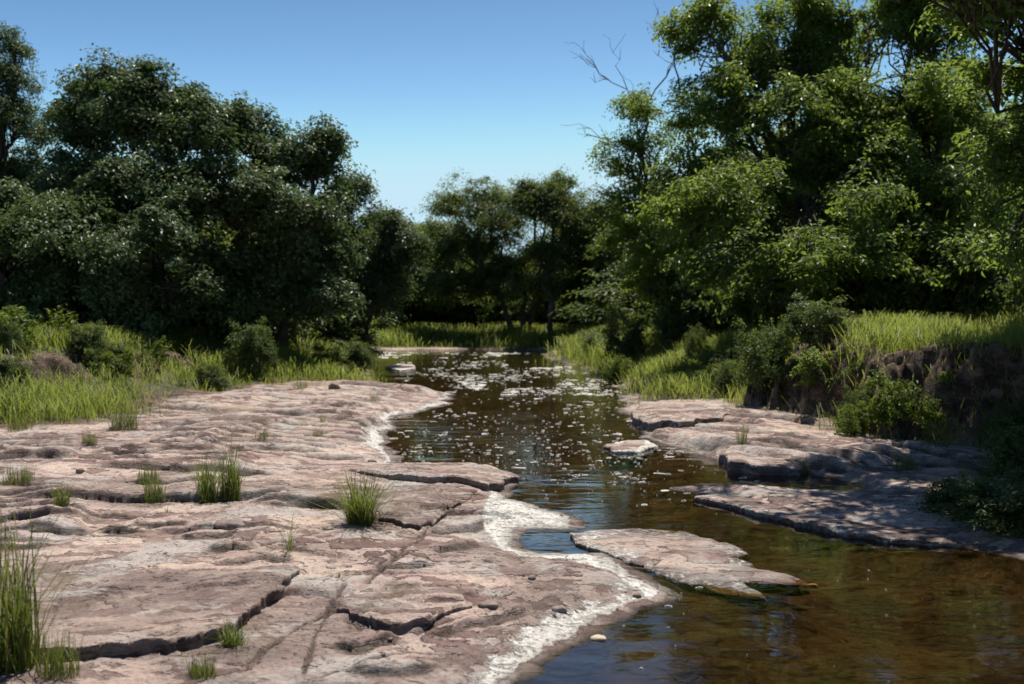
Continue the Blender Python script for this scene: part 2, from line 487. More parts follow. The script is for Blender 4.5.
def ground(x, y, full=False):
    x = np.asarray(x, float)
    y = np.asarray(y, float)
    r = np.hypot(x, y)
    sw = -sdf_poly(x, y, WATER)
    wob = np.clip(r / 60, 0.0, 0.5) * ss((r - 5) / 8) + 0.05
    sw = sw + wob * (fbm(x * 1.6, y * 1.6, 3, 5) - 0.5) * 1.3 + 0.10 * (fbm(x * 7, y * 7, 3, 6) - 0.5) * ss((r - 2) / 3) * np.clip(10 / np.maximum(r, 1), 0, 1)
    land = ss(sw / 0.06 + 0.5)
    right = x > 0.06 * y + 0.9
    # bare rock shelf: gentle rise, stepped strata facing the camera
    yc = np.minimum(y, 30)
    q = fbm(x * 0.20, y * 0.75, 4, 11, 0.40) * 5.0 + yc * 0.08
    fr = q - np.floor(q)
    step = np.floor(q) + ss(fr / np.clip(0.0007 * r * r, 0.03, 0.5))
    msk = ss((fbm(x * 0.5, y * 0.9, 3, 23) - 0.38) / 0.2)
    strata = 0.026 * (msk * (step - 0.5) + (1 - msk) * q) - 0.03 - 0.055 * msk * ss((fr - 0.86) / 0.14) * 0.5
    q2 = fbm((x - 0.7 * y) * 0.55, (y + 0.5 * x) * 1.1, 4, 31) * 9
    f2 = q2 - np.floor(q2)
    s2 = np.floor(q2) + ss(f2 / np.clip(0.001 * r * r, 0.04, 0.6))
    m2 = ss((fbm(x * 0.8, y * 0.8, 3, 37) - 0.45) / 0.15)
    strata = (strata + 0.005 * (m2 * s2 + (1 - m2) * q2) - 0.04) * ss((44 - r) / 16)
    near = ss(sw / 2.2)
    shelf = 0.012 + 0.055 * ss(sw / 0.35) + near * np.clip(strata, -0.02, 0.6)
    shelf += (fbm(x * 3.0, y * 4.0, 4, 41) - 0.5) * 0.035 * near + (fbm(x * 12, y * 12, 4, 43, 0.65) - 0.5) * 0.028
    dirt_shade = msk * ss((fr - 0.87) / 0.1) * near * 0.6 + m2 * ss((f2 - 0.9) / 0.08) * 0.35 * near
    if full or r.size < 400000:
        sel = np.where((r < 34) & (sw > -0.3))[0] if x.ndim else None
        if sel is not None and len(sel):
            xs, ys = x[sel], y[sel]
            add = np.zeros(len(sel))
            dd = np.zeros(len(sel))
            jx = (fbm(xs * 1.3, ys * 1.3, 3, 51) - 0.5) * 0.20 * np.clip(np.hypot(xs, ys) / 9, 0.5, 3)
            for pts, h in LEDGES:
                d, s, t = polyline_dist(xs, ys + jx, pts)
                tp = ss(np.minimum(t, 1 - t) / 0.22 + 0.02)
                w = np.maximum(0.02, 0.0004 * ys * ys)
                sd = d * s
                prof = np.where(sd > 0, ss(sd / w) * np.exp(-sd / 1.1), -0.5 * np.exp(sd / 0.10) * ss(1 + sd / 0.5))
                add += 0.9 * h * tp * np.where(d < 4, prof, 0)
                dd = np.maximum(dd, tp * np.exp(-((sd + 0.02) / (0.022 + 0.25 * h)) ** 2) * 0.95)  # dark colour along the ledge front, deepening its shade
            for pts, wd, dp in CRACKS:
                d, s, t = polyline_dist(xs + jx * 0.5, ys + jx * 0.5, pts)
                tp = ss(np.minimum(t, 1 - t) / 0.12 + 0.02)
                vv = np.clip(fbm(xs * 3, ys * 3, 2, 61) * 1.8 - 0.2, 0.2, 1.3)
                g = np.exp(-(d / (wd * vv)) ** 2) * tp
                add -= 0.6 * dp * g
                dd = np.maximum(dd, g * 0.9)
            shelf[sel] += add * ss(sw[sel] / 0.3)
            dirt_shade[sel] = np.maximum(dirt_shade[sel], dd)
    bed = -0.03 - 0.30 * ss(-sw / 2.2) + (fbm(x * 2, y * 2, 4, 71) - 0.5) * 0.16 * ss(-sw / 0.8)
    z = np.where(sw > 0, shelf, 0.012 + (bed - 0.012) * ss(-sw / 0.25))
    # banks
    nb = fbm(x * 0.35, y * 0.35, 4, 81) - 0.5
    nb2 = fbm(x * 1.6, y * 1.6, 4, 83) - 0.5
    sl = sdf_poly(x, y, BANK_L) + nb * 1.6 + nb2 * 0.5
    farl = 1 - 0.55 * ss((y - 28) / 14)
    zl = farl * (0.80 * ss(sl / 4.2) + 0.75 * ss((sl - 3.0) / 8)) + nb * 0.5 * ss(sl / 3) + nb2 * 0.22 * ss(sl / 1.0)
    cut_l = np.exp(-((x + 7.9 + 0.1 * (y - 19)) / 2.2) ** 4)
    zl = zl * (1 - 0.15 * cut_l) + cut_l * 0.22 * ss((sl - 2.3 + nb2 * 0.8) / 0.35) * ss((9 - sl) / 5)
    sr = sdf_poly(x, y, BANK_R) + nb * 0.9 + nb2 * 0.75 + (fbm(x * 3.2, y * 3.2, 4, 87) - 0.5) * 0.9
    steep = ss((18.8 - y + (fbm(x * 0.9, y * 0.9, 2, 95) - 0.5) * 3) / 2.5)
    wid = 0.85 * steep + 4.0 * (1 - steep)
    zr = (1.10 * steep + 0.70 * (1 - steep)) * (0.75 + 0.5 * fbm(x * 0.7, y * 0.7, 3, 89)) * ss((sr - 0.15) / wid) ** 0.8 + 0.65 * ss((sr - 0.6) / 7) + nb * 0.35 * ss(sr / 3) + nb2 * 0.16 * ss(sr / 0.6)
    sf = sdf_poly(x, y, BANK_F) + nb * 1.5
    zf = 0.55 * ss(sf / 5) + 0.35 * ss((sf - 4) / 14) + nb * 0.3 * ss(sf / 4)
    zb = np.maximum(np.maximum(zl, zr), zf)
    z = z + np.maximum(zb, 0)
    if not full:
        return z
    # crust only near the water on the low shelf; not on the far banks
    crust = np.exp(-np.clip(sw - 0.06, 0, 9) / 0.12) * ss((sw - 0.01) / 0.05) * ss((28 - r) / 6)
    crust += ss((fbm(x * 1.1, y * 1.1, 4, 91) - 0.50) / 0.12) * ss((0.6 - sw) / 0.45) * (sw > 0) * 0.42
    spit = sdf_poly(x, y, gps([(490, 492), (530, 503), (572, 517), (570, 530), (515, 530), (513, 552), (560, 554), (610, 558), (640, 580), (600, 575), (540, 566), (500, 556), (480, 530)]))
    crust = np.maximum(crust, ss(spit / 0.12 + 0.4) * 1.25 * (sw > -0.05))
    crust = crust * np.where(right, 0.45, 1.0)
    bankness = np.maximum(np.maximum(sl, sr), sf)
    soil = ss(bankness / 0.8 + 0.4)
    scarp = ss((sr - 0.05) / 0.2) * ss((wid + 0.5 - sr) / 0.3) * steep
    scl = cut_l * ss((sl - 1.9) / 0.3) * ss((3.3 - sl) / 0.5)
    turf = ss((bankness - 0.4) / 0.8) * (1 - np.maximum(scarp, scl))
    mauve = ss((fbm(x * 0.55, y * 0.9, 5, 101) - 0.50) / 0.14) * 0.75 * (1 - 0.65 * ss((y - 7.5) / 5))
    sand = ss((fbm(x * 0.9, y * 0.9, 3, 111) - 0.56) / 0.08) * 0.6 * ss((bankness + 2.6) / 1.5) * (sw > 0.2)
    wet = np.where(sw > 0, np.exp(-(sw / 0.07) ** 2), 1.0) * 0.9
    stain = sdf_poly(x, y, gps([(500, 600), (540, 582), (620, 585), (650, 598), (600, 612), (540, 640), (505, 640)])) + (fbm(x * 3, y * 3, 3, 121) - 0.5) * 0.5
    dirt_shade = np.maximum(dirt_shade, 0.35 * ss(stain / 0.2 + 0.3))
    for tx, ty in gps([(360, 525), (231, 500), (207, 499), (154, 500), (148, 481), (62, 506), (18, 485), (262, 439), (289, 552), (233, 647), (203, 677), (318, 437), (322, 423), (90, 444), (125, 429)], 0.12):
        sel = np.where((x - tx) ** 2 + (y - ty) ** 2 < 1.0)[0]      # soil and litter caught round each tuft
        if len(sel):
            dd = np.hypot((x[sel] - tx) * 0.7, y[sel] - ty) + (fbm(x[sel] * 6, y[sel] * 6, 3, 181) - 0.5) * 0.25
            dirt_shade[sel] = np.maximum(dirt_shade[sel], 0.75 * np.exp(-np.clip(dd, 0, 9) / 0.11))
    return z, dict(crust=np.clip(crust, 0, 1.25), soil=soil, turf=turf, mauve=mauve, sand=sand, bed=ss(-sw / 0.10), dirt_shade=np.clip(dirt_shade, 0, 1) * (sw > 0), wet=wet)

def gz(x, y):
    return float(ground(np.array([x]), np.array([y]))[0])

_T = np.geomspace(3.2, 160, 2400)
def hit(px, py):
    """where the sight line of a photo point meets the ground"""
    r = ray(px, py)
    x, y, z = r[0] / r[1] * _T, _T, CAM_Z + r[2] / r[1] * _T
    g = ground(x, y)
    k = np.where(z <= g)[0]
    k = k[0] if len(k) else len(_T) - 1
    return np.array([x[k], y[k], g[k]])

# ground sheet: polar grid, fine where the camera looks
rows = [0.25, 0.6, 1.0, 1.5, 2.0, 2.5, 3.0] + list(np.linspace(3.3, 4.2, 24))
ypx = np.concatenate([np.arange(700, 540, -0.55), np.arange(540, 430, -0.27)])
rows += list(1642 / (ypx - 319))
ypx = np.concatenate([np.arange(429.7, 376, -0.25), np.arange(376, 336, -0.45)])
rows += list(1642 / (ypx - 319))
rows += list(np.geomspace(100, 1400, 45))
rows = np.array(sorted(rows))
ang = np.concatenate([np.linspace(-180, -60, 40, endpoint=False), np.linspace(-60, -32, 120, endpoint=False), np.linspace(-32, 32, 900, endpoint=False),
                      np.linspace(32, 60, 120, endpoint=False), np.linspace(60, 180, 40, endpoint=False)])
A = np.radians(ang)
X = (rows[:, None] * np.sin(A)[None, :]).ravel()
Y = (rows[:, None] * np.cos(A)[None, :]).ravel()
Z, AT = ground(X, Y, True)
nr, na = len(rows), len(A)
i = np.arange(nr - 1)[:, None] * na + np.arange(na)[None, :]
j = np.arange(nr - 1)[:, None] * na + (np.arange(na)[None, :] + 1) % na
quads = np.stack([i, j, j + na, i + na], -1).reshape(-1, 4)[:, ::-1]
V = np.stack([X, Y, Z], 1)
V = np.vstack([V, [[0, 0, float(Z[:na].mean())]]])
fan = np.stack([np.full(na, len(V) - 1), (np.arange(na) + 1) % na, np.arange(na)], 1)
AT = {k: np.append(v, v[0]) for k, v in AT.items()}
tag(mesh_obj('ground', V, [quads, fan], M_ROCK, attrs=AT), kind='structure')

wx, wy = np.meshgrid(np.linspace(-9, 9.0, 37), np.linspace(-12, 58, 71))
wv = np.stack([wx.ravel(), wy.ravel(), np.zeros(wx.size)], 1)
k = (np.arange(70)[:, None] * 37 + np.arange(36)[None, :]).ravel()
tag(mesh_obj('water', wv, [np.stack([k, k + 1, k + 38, k + 37], 1)], M_WATER), kind='structure')

# ------------------------------------------------------------------ slabs and stones
def slab(name, label, outline, raises, mauve=0.6, crust=0.3, dirt_shade=0.2, rings=34, nang=260, base=None, dome=0.0, seed=1, rough=1.0):
    """A flat slab with a broken edge: outline (photo points on the ground), a height above the ground for each outline point"""
    pts = np.array(gps(outline, 0.07))
    c = pts.mean(0)
    P = np.vstack([pts, pts[:1]])
    seg = np.hypot(*np.diff(P, axis=0).T)
    cum = np.concatenate([[0], np.cumsum(seg)])
    s = np.linspace(0, cum[-1], nang, endpoint=False)
    ox, oy = np.interp(s, cum, P[:, 0]), np.interp(s, cum, P[:, 1])
    hh = np.interp(s, cum, np.append(raises, raises[0]))
    n1 = (fbm(ox * 4, oy * 4, 5, seed, 0.6) - 0.5) * 0.36
    dx, dy = ox - c[0], oy - c[1]
    dl = np.hypot(dx, dy)
    ox, oy = ox + dx / dl * n1 * 0.6, oy + dy / dl * n1 * 0.6
    fr_ = 1 - (1 - np.linspace(0.02, 1, rings)) ** 1.6
    vx = c[0] + (ox - c[0])[None, :] * fr_[:, None]
    vy = c[1] + (oy - c[1])[None, :] * fr_[:, None]
    g = ground(vx.ravel(), vy.ravel()).reshape(vx.shape) if base is None else np.full(vx.shape, base)
    hm = hh.mean()
    top = g * 0.75 + g.mean() * 0.25 + (hm + (hh[None, :] - hm) * fr_[:, None])
    top += (fbm(vx.ravel() * 2.5, vy.ravel() * 4, 4, seed + 3).reshape(vx.shape) - 0.5) * 0.035 * rough
    top += (fbm(vx.ravel() * 13, vy.ravel() * 13, 3, seed + 5).reshape(vx.shape) - 0.5) * 0.012 * rough
    top += dome * (1 - fr_[:, None] ** 2)
    top -= 0.012 * ss((fr_[:, None] - 0.93) / 0.07)
    lo = np.minimum(g[-1], top[-1]) - (0.07 if base is not None else 0.05)
    sx, sy, sz, at_ = [vx], [vy], [top], [np.ones(top.shape)]
    ed = (fbm(s * 6, s * 0 + 3, 3, seed + 9) - 0.5) * 0.05
    for t in (0.25, 0.6, 1.0):
        k = 1 + (0.006 - 0.010 * math.sin(t * 9)) * (1 - t) + (0.02 * t if base is not None else -0.01 * t) + ed * 0.25 * math.sin(t * 6 + 1)
        sx.append((c[0] + (ox - c[0]) * k)[None]); sy.append((c[1] + (oy - c[1]) * k)[None])
        sz.append((top[-1] + (lo - top[-1]) * t)[None]); at_.append(np.full((1, nang), 1.0 - 0.8 * t))
    VX, VY, VZ, E = (np.vstack(a) for a in (sx, sy, sz, at_))
    n = VX.shape[0]
    loc = (c[0], c[1], float(g.mean()))
    V = np.stack([VX.ravel() - loc[0], VY.ravel() - loc[1], VZ.ravel() - loc[2]], 1)
    V = np.vstack([V, [[0, 0, float(top[0].mean()) - loc[2]]]])
    ii = np.arange(n - 1)[:, None] * nang + np.arange(nang)[None, :]
    jj = np.arange(n - 1)[:, None] * nang + (np.arange(nang)[None, :] + 1) % nang
    q = np.stack([ii, ii + nang, jj + nang, jj], -1).reshape(-1, 4)
    f = np.stack([np.full(nang, len(V) - 1), np.arange(nang), (np.arange(nang) + 1) % nang], 1)
    X_, Y_, Z_ = VX.ravel(), VY.ravel(), VZ.ravel()
    fr_all = np.concatenate([np.repeat(fr_, nang), np.ones(3 * nang)])
    zero = np.zeros(len(V))
    cr = np.append(crust * ss((fr_all - 0.62 + (fbm(X_ * 2.4, Y_ * 2.4, 4, seed + 7) - 0.5) * 1.3) / 0.22), 0)
    dt = np.append(np.where(E.ravel() < 0.9, 0.35 if base is not None else 0.55, dirt_shade * ss((fbm(X_ * 3, Y_ * 3, 3, seed + 8) - 0.55) / 0.1)), 0)  # broken sides coloured darker than the top
    mv = np.append(mauve * (0.55 + 0.45 * ss((fbm(X_ * 1.1, Y_ * 1.6, 3, seed + 11) - 0.42) / 0.12)), mauve)
    wt = np.append(0.9 * ss((0.03 - Z_) / 0.03), 0)
    o = mesh_obj(name, V, [q, f], M_ROCK, attrs=dict(crust=cr, dirt_shade=dt, mauve=mv, wet=wt, sand=zero, soil=zero, turf=zero, bed=zero))
    o.location = loc
    tag(o, label, 'rock slab', 'rock slabs along the creek', 'thing')
    return o

slab('rock_slab', 'broad mauve slab with white streaks and a dark undercut front edge behind the tall grass',
     [(304, 577), (290, 591), (245, 620), (222, 645), (150, 663), (75, 669), (0, 674), (-90, 668), (-90, 580), (0, 560), (60, 560), (111, 560), (204, 566), (260, 571)],
     [0.05, 0.07, 0.08, 0.085, 0.09, 0.08, 0.08, 0.05, 0.0, -0.01, -0.01, -0.01, 0.0, 0.01], 0.85, 0.1, 0.1, seed=3, rings=60, nang=420)
slab('rock_slab', 'flat pink slab beside the tall grass tuft, bounded by a dark curved crack',
     [(372, 517), (383, 529), (420, 537), (441, 523), (456, 508), (474, 496), (450, 489), (400, 487), (380, 492)],
     [0.035, 0.055, 0.055, 0.05, 0.035, 0.02, 0.01, 0.0, 0.01], 0.75, 0.0, 0.1, seed=5)
slab('rock_slab', 'long pinkish ledge with a pointed tip jutting into the creek',
     [(340, 474), (372, 468), (420, 466), (470, 468), (517, 473), (503, 482), (487, 489), (440, 487), (400, 484), (368, 480)],
     [0.03, 0.04, 0.05, 0.06, 0.05, 0.07, 0.085, 0.09, 0.08, 0.05], 0.45, 0.25, 0.1, seed=7)
slab('rock_slab', 'tan and mauve slab inside the forked cracks right of the diagonal fracture',
     [(340, 603), (350, 586), (395, 577), (440, 572), (482, 586), (474, 612), (425, 628), (380, 631), (362, 624), (341, 612)],
     [0.03, 0.0, -0.005, -0.005, 0.0, 0.03, 0.045, 0.05, 0.05, 0.04], 0.35, 0.0, 0.2, seed=9)
slab('rock_slab', 'low grey-brown slab lying in the water with white crust along its pointed right end',
     [(571, 528), (592, 522), (632, 519), (682, 521), (718, 531), (752, 543), (730, 549), (768, 560), (802, 568), (770, 572), (735, 572), (764, 583), (722, 578), (690, 571), (655, 563), (618, 550), (588, 540)],
     [0.03, 0.02, 0.008, 0.006, 0.006, 0.008, 0.006, 0.006, 0.004, 0.004, 0.006, 0.004, 0.006, 0.01, 0.02, 0.035, 0.035], 0.35, 0.6, 0.35, base=0.0, seed=13, dome=0.015, rings=44, nang=380)
slab('rock_slab', 'small pale slab lying flush in the water by the right ledge',
     [(604, 443), (622, 438), (648, 437), (655, 442), (640, 448), (616, 448)], [0.04] * 6, 0.1, 0.9, 0.0, base=0.0, seed=15, nang=120)
slab('rock_slab', 'tiny pale slab standing in the far water near the bend',
     [(386, 366), (398, 363), (414, 364), (415, 367), (400, 369)], [0.05] * 5, 0.0, 0.9, 0.0, base=0.0, seed=17, nang=90, rings=14)
slab('rock_slab', 'thick grey ledge block at the edge of the right bank water',
     [(724, 456), (745, 447), (790, 449), (815, 458), (800, 468), (760, 468), (730, 464)], [0.09, 0.06, 0.04, 0.05, 0.07, 0.09, 0.10], 0.1, 0.1, 0.3, base=0.02, seed=19, nang=200)
slab('rock_slab', 'flat pale ledge at the upstream end of the right bank rock',
     [(632, 418), (640, 405), (690, 400), (725, 404), (745, 415), (720, 424), (680, 432), (648, 428)], [0.10, 0.05, 0.02, 0.02, 0.03, 0.08, 0.12, 0.13], 0.05, 0.5, 0.1, seed=21, nang=240)
slab('rock_slab', 'dappled dark slab in shade low beside the right hand water',
     [(690, 492), (722, 488), (800, 494), (870, 503), (930, 520), (960, 538), (900, 535), (850, 528), (795, 518), (752, 506), (722, 498)], [0.02, 0.02, 0.02, 0.015, 0.015, 0.02, 0.03, 0.035, 0.035, 0.03, 0.02], 0.6, 0.5, 0.5, base=0.02, seed=23, nang=300)

def stone(label, px, py, wpx, hpx, mat, seed):
    p = hit(px, py)
    k = p[1] / F
    n = 22
    u, v = np.meshgrid(np.linspace(0, 2 * math.pi, n, endpoint=False), np.linspace(0, math.pi, 12), indexing='ij')
    d = np.stack([np.cos(u) * np.sin(v), np.sin(u) * np.sin(v), np.cos(v)], -1).reshape(-1, 3)
    nn = noise3(d * 1.6 + seed * 7.3, seed) * 0.7 + noise3(d * 4 + seed, seed + 1) * 0.25
    d = np.sign(d) * np.abs(d) ** 0.8
    r = 0.62 + nn * 0.7
    V = d * r[:, None] * np.array([wpx * k / 2, wpx * k / 2 * 0.7, hpx * k * 0.62])
    V[:, 2] = np.maximum(V[:, 2], -hpx * k * 0.25)
    idx = np.arange(n * 12).reshape(n, 12)
    a, b = idx, np.roll(idx, -1, 0)
    q = np.stack([a[:, :-1], a[:, 1:], b[:, 1:], b[:, :-1]], -1).reshape(-1, 4)
    o = mesh_obj('stone', V, [q], mat)
    o.location = (p[0], p[1], p[2] + hpx * k * 0.08)
    tag(o, label, 'stone', 'loose stones on the rock')

for kk, (lb, px, py, w, h, m) in enumerate([
    ('dark lumpy stone lying alone on the rock above the mauve slab', 231, 527, 36, 9, M_STONE),
    ('small yellowish stone just left of the tall grass tuft', 329, 530, 13, 6, M_PALE),
    ('dark stone in a hollow at the middle of the tan shelf', 488, 607, 22, 8, M_STONE),
    ('dark pebble near the white crust below the pool', 559, 611, 16, 7, M_STONE),
    ('small dark pebble on brown stained rock above the stone hollow', 532, 579, 8, 5, M_STONE),
    ('rust coloured pebble near the tip of the crusted point', 637, 597, 9, 5, M_STONE),
    ('small dark stone on the ledge behind the leftmost grass tufts', 80, 472, 9, 5, M_STONE),
    ('dark stone by the pair of grass clumps on the ledge', 166, 469, 12, 6, M_STONE),
    ('small dark stone near the water at the shelf edge', 372, 462, 9, 4, M_STONE),
    ('dark block under the far ledge by the left bank grass', 334, 388, 12, 7, M_STONE),
    ('dark round stone on the pale right ledge', 672, 414, 12, 6, M_STONE),
    ('small grey stone at the foot of the eroded earth bank', 897, 446, 11, 6, M_STONE),
    ('pale stone half sunk in brown water right of the crusted slab', 813, 587, 10, 5, M_PALE),
    ('pale chip standing in water below the crusted point', 598, 640, 16, 7, M_PALE)]):
    stone(lb, px, py, w, h, m, kk + 2)

# grit and broken bits lying on the shelf
def grit(n):
    rr = np.random.default_rng(61)
    px = rr.uniform(-60, 680, n * 4)
    py = 319 + 365 * rr.random(n * 4) ** 0.6
    P = np.array([gp(a, b) for a, b in zip(px, py) if b > 400])
    z, at_ = ground(P[:, 0], P[:, 1], True)
    den = fbm(P[:, 0] * 1.4, P[:, 1] * 1.4, 3, 171)
    keep = (at_['bed'] < 0.01) & (at_['turf'] < 0.2) & (rr.random(len(P)) < ss((den - 0.45) / 0.15) * 0.8 + 0.4 * at_['dirt_shade'])
    P, z = P[keep][:n], z[keep][:n]
    N = len(P)
    oc = np.array([[1, 0, 0], [0.4, 0.9, 0.1], [-0.7, 0.7, 0], [-1, -0.2, 0.1], [-0.3, -0.9, 0], [0.6, -0.7, 0.1], [0.15, 0.2, 0.42]], float)
    f = np.array([[0, 1, 6], [1, 2, 6], [2, 3, 6], [3, 4, 6], [4, 5, 6], [5, 0, 6]])
    sz = np.clip(0.008 * rr.lognormal(0, 0.5, N), 0.003, 0.022)
    a = rr.uniform(0, 6.28, N)
    o = oc[None] * (1 + rr.normal(0, 0.22, (N, 7, 1))) * sz[:, None, None]
    x = o[..., 0] * np.cos(a)[:, None] - o[..., 1] * np.sin(a)[:, None]
    y = o[..., 0] * np.sin(a)[:, None] + o[..., 1] * np.cos(a)[:, None]
    V = np.stack([P[:, 0:1] + x, P[:, 1:2] + y, z[:, None] + o[..., 2] + 0.001 - (np.arange(7) < 6) * 0.004], -1).reshape(-1, 3)
    F_ = (f[None] + (np.arange(N) * 7)[:, None, None]).reshape(-1, 3)
    tag(mesh_obj('gravel', V, [F_], M_STONE, smooth=False), 'dark grit and stone chips scattered over the rock shelf', 'gravel', kind='stuff')
grit(1500)

# foam flecks, scum, floating bits, and white flecks standing in for ripple glints
def flecks(n):
    rr = np.random.default_rng(21)
    P = []
    bands = [((390, 650), (380, 485), 1200, 0.23), ((400, 630), (353, 395), 2000, 0.32), ((480, 760), (470, 520), 70, 0.3), ((560, 900), (560, 684), 14, 0.35),
             ((375, 520), (352, 358), 160, 0.8), ((630, 730), (445, 475), 60, 0.3), ((590, 700), (590, 680), 8, 0.35)]
    for (x0, x1), (y0, y1), c, sz in bands:
        px = rr.uniform(x0, x1, c * 2)
        py = rr.uniform(y0, y1, c * 2)
        keep = fbm(px / 26, py / 7, 3, 131) + rr.normal(0, 0.12, c * 2) > 0.5
        for a, b in list(zip(px[keep], py[keep]))[:c]:
            x, y = gp(a, b)
            P.append((x, y, sz * min(y, 14 + 0.25 * y) / F * rr.lognormal(0.30, 0.75)))
    P = np.array(P)
    P = P[-sdf_poly(P[:, 0], P[:, 1], WATER) < -0.03]
    m = 9
    th = np.linspace(0, 2 * math.pi, m, endpoint=False)
    N = len(P)
    rad = P[:, 2:3] * (0.45 + rr.random((N, m)) * 1.0)
    sxv = rr.uniform(0.8, 4.2, (N, 1))
    rot = rr.uniform(-0.5, 0.5, (N, 1))
    lx, ly = rad * np.cos(th) * sxv, rad * np.sin(th) * 0.7
    vx = P[:, 0:1] + lx * np.cos(rot) - ly * np.sin(rot)
    vy = P[:, 1:2] + lx * np.sin(rot) + ly * np.cos(rot)
    low = np.stack([vx, vy, np.full_like(vx, -0.004)], -1)
    ht = 0.004 + 0.004 * rr.random((N, 1))
    up = np.stack([P[:, 0:1] + (vx - P[:, 0:1]) * 0.8, P[:, 1:2] + (vy - P[:, 1:2]) * 0.8, ht + 0 * vx], -1)
    ce = np.stack([P[:, 0], P[:, 1], ht[:, 0] + 0.003], -1)[:, None]
    V = np.concatenate([low, up, ce], 1)
    b = (np.arange(N) * (2 * m + 1))[:, None]
    k = np.arange(m)[None]
    k1 = (k + 1) % m
    q = np.stack([b + k, b + k1, b + m + k1, b + m + k], -1).reshape(-1, 4)
    t = np.stack([b + m + k, b + m + k1, b + 2 * m + 0 * k], -1).reshape(-1, 3)
    tag(mesh_obj('foam', V.reshape(-1, 3), [q, t], M_FOAM_GLINT), 'white foam flecks, scum and modelled ripple glints on the brown creek', 'foam', kind='stuff')
flecks(0)

# ------------------------------------------------------------------ trees
def tubes(paths, sides=7):
    """paths: list of (points (n,3), radii (n,)) -> verts, quads"""
    VV, QQ, base = [], [], 0
    for pts, rad in paths:
        pts = np.asarray(pts, float)
        n = len(pts)
        tan = np.gradient(pts, axis=0)
        tan /= np.linalg.norm(tan, axis=1, keepdims=True) + 1e-9
        ref = np.array([0, 0, 1.0]) if abs(tan[0, 2]) < 0.8 else np.array([1.0, 0, 0])
        a = np.cross(tan, ref)
        a /= np.linalg.norm(a, axis=1, keepdims=True) + 1e-9
        b = np.cross(tan, a)
        sd = sides if rad[0] > 0.03 else 4
        th = np.linspace(0, 2 * math.pi, sd, endpoint=False)
        ring = pts[:, None] + (a[:, None] * np.cos(th)[None, :, None] + b[:, None] * np.sin(th)[None, :, None]) * np.asarray(rad)[:, None, None]
        VV.append(ring.reshape(-1, 3))
        i = base + np.arange(n - 1)[:, None] * sd + np.arange(sd)[None]
        j = base + np.arange(n - 1)[:, None] * sd + (np.arange(sd)[None] + 1) % sd
        QQ.append(np.stack([i, j, j + sd, i + sd], -1).reshape(-1, 4))
        base += n * sd
    return np.vstack(VV), np.vstack(QQ)

def limb(p0, p1, r0, r1, rr, n=7, wob=0.12, sag=0.0, up0=None):
    p0, p1 = np.asarray(p0, float), np.asarray(p1, float)
    t = np.linspace(0, 1, n)[:, None]
    L = np.linalg.norm(p1 - p0)
    mid = (p0 + p1) / 2 + (np.array([0, 0, 1.0]) * L * 0.12 if up0 is None else up0 * L * 0.25)
    P = (1 - t) ** 2 * p0 + 2 * t * (1 - t) * mid + t * t * p1
    w = rr.normal(0, wob * L / n, (n, 3))
    w[0] = w[-1] = 0
    P = P + w
    return P, r0 + (r1 - r0) * t[:, 0] ** 0.8

def leaf_mesh(C, N, L, Wd, rnd, tone, rr, droop=0.3):
    """C centres, N rough normals; one folded four-cornered leaf each"""
    n = len(C)
    nrm = N / (np.linalg.norm(N, axis=1, keepdims=True) + 1e-9)
    d = rr.normal(size=(n, 3))
    d[:, 2] -= droop
    d -= nrm * (d * nrm).sum(1, keepdims=True)
    d /= np.linalg.norm(d, axis=1, keepdims=True) + 1e-9
    s = np.cross(nrm, d)
    l = (L * rr.uniform(0.65, 1.25, n))[:, None]
    w = (Wd * rr.uniform(0.7, 1.2, n))[:, None]
    base = C - d * l * 0.5
    tip = C + d * l * 0.5 - nrm * l * 0.12
    lf = C + s * w * 0.5 - d * l * 0.05 + nrm * w * 0.16
    rt = C - s * w * 0.5 - d * l * 0.05 + nrm * w * 0.16
    V = np.stack([base, rt, tip, lf], 1).reshape(-1, 3)
    f = np.arange(n * 4).reshape(-1, 4)
    return V, f, np.repeat(rnd, 4), np.repeat(tone, 4)

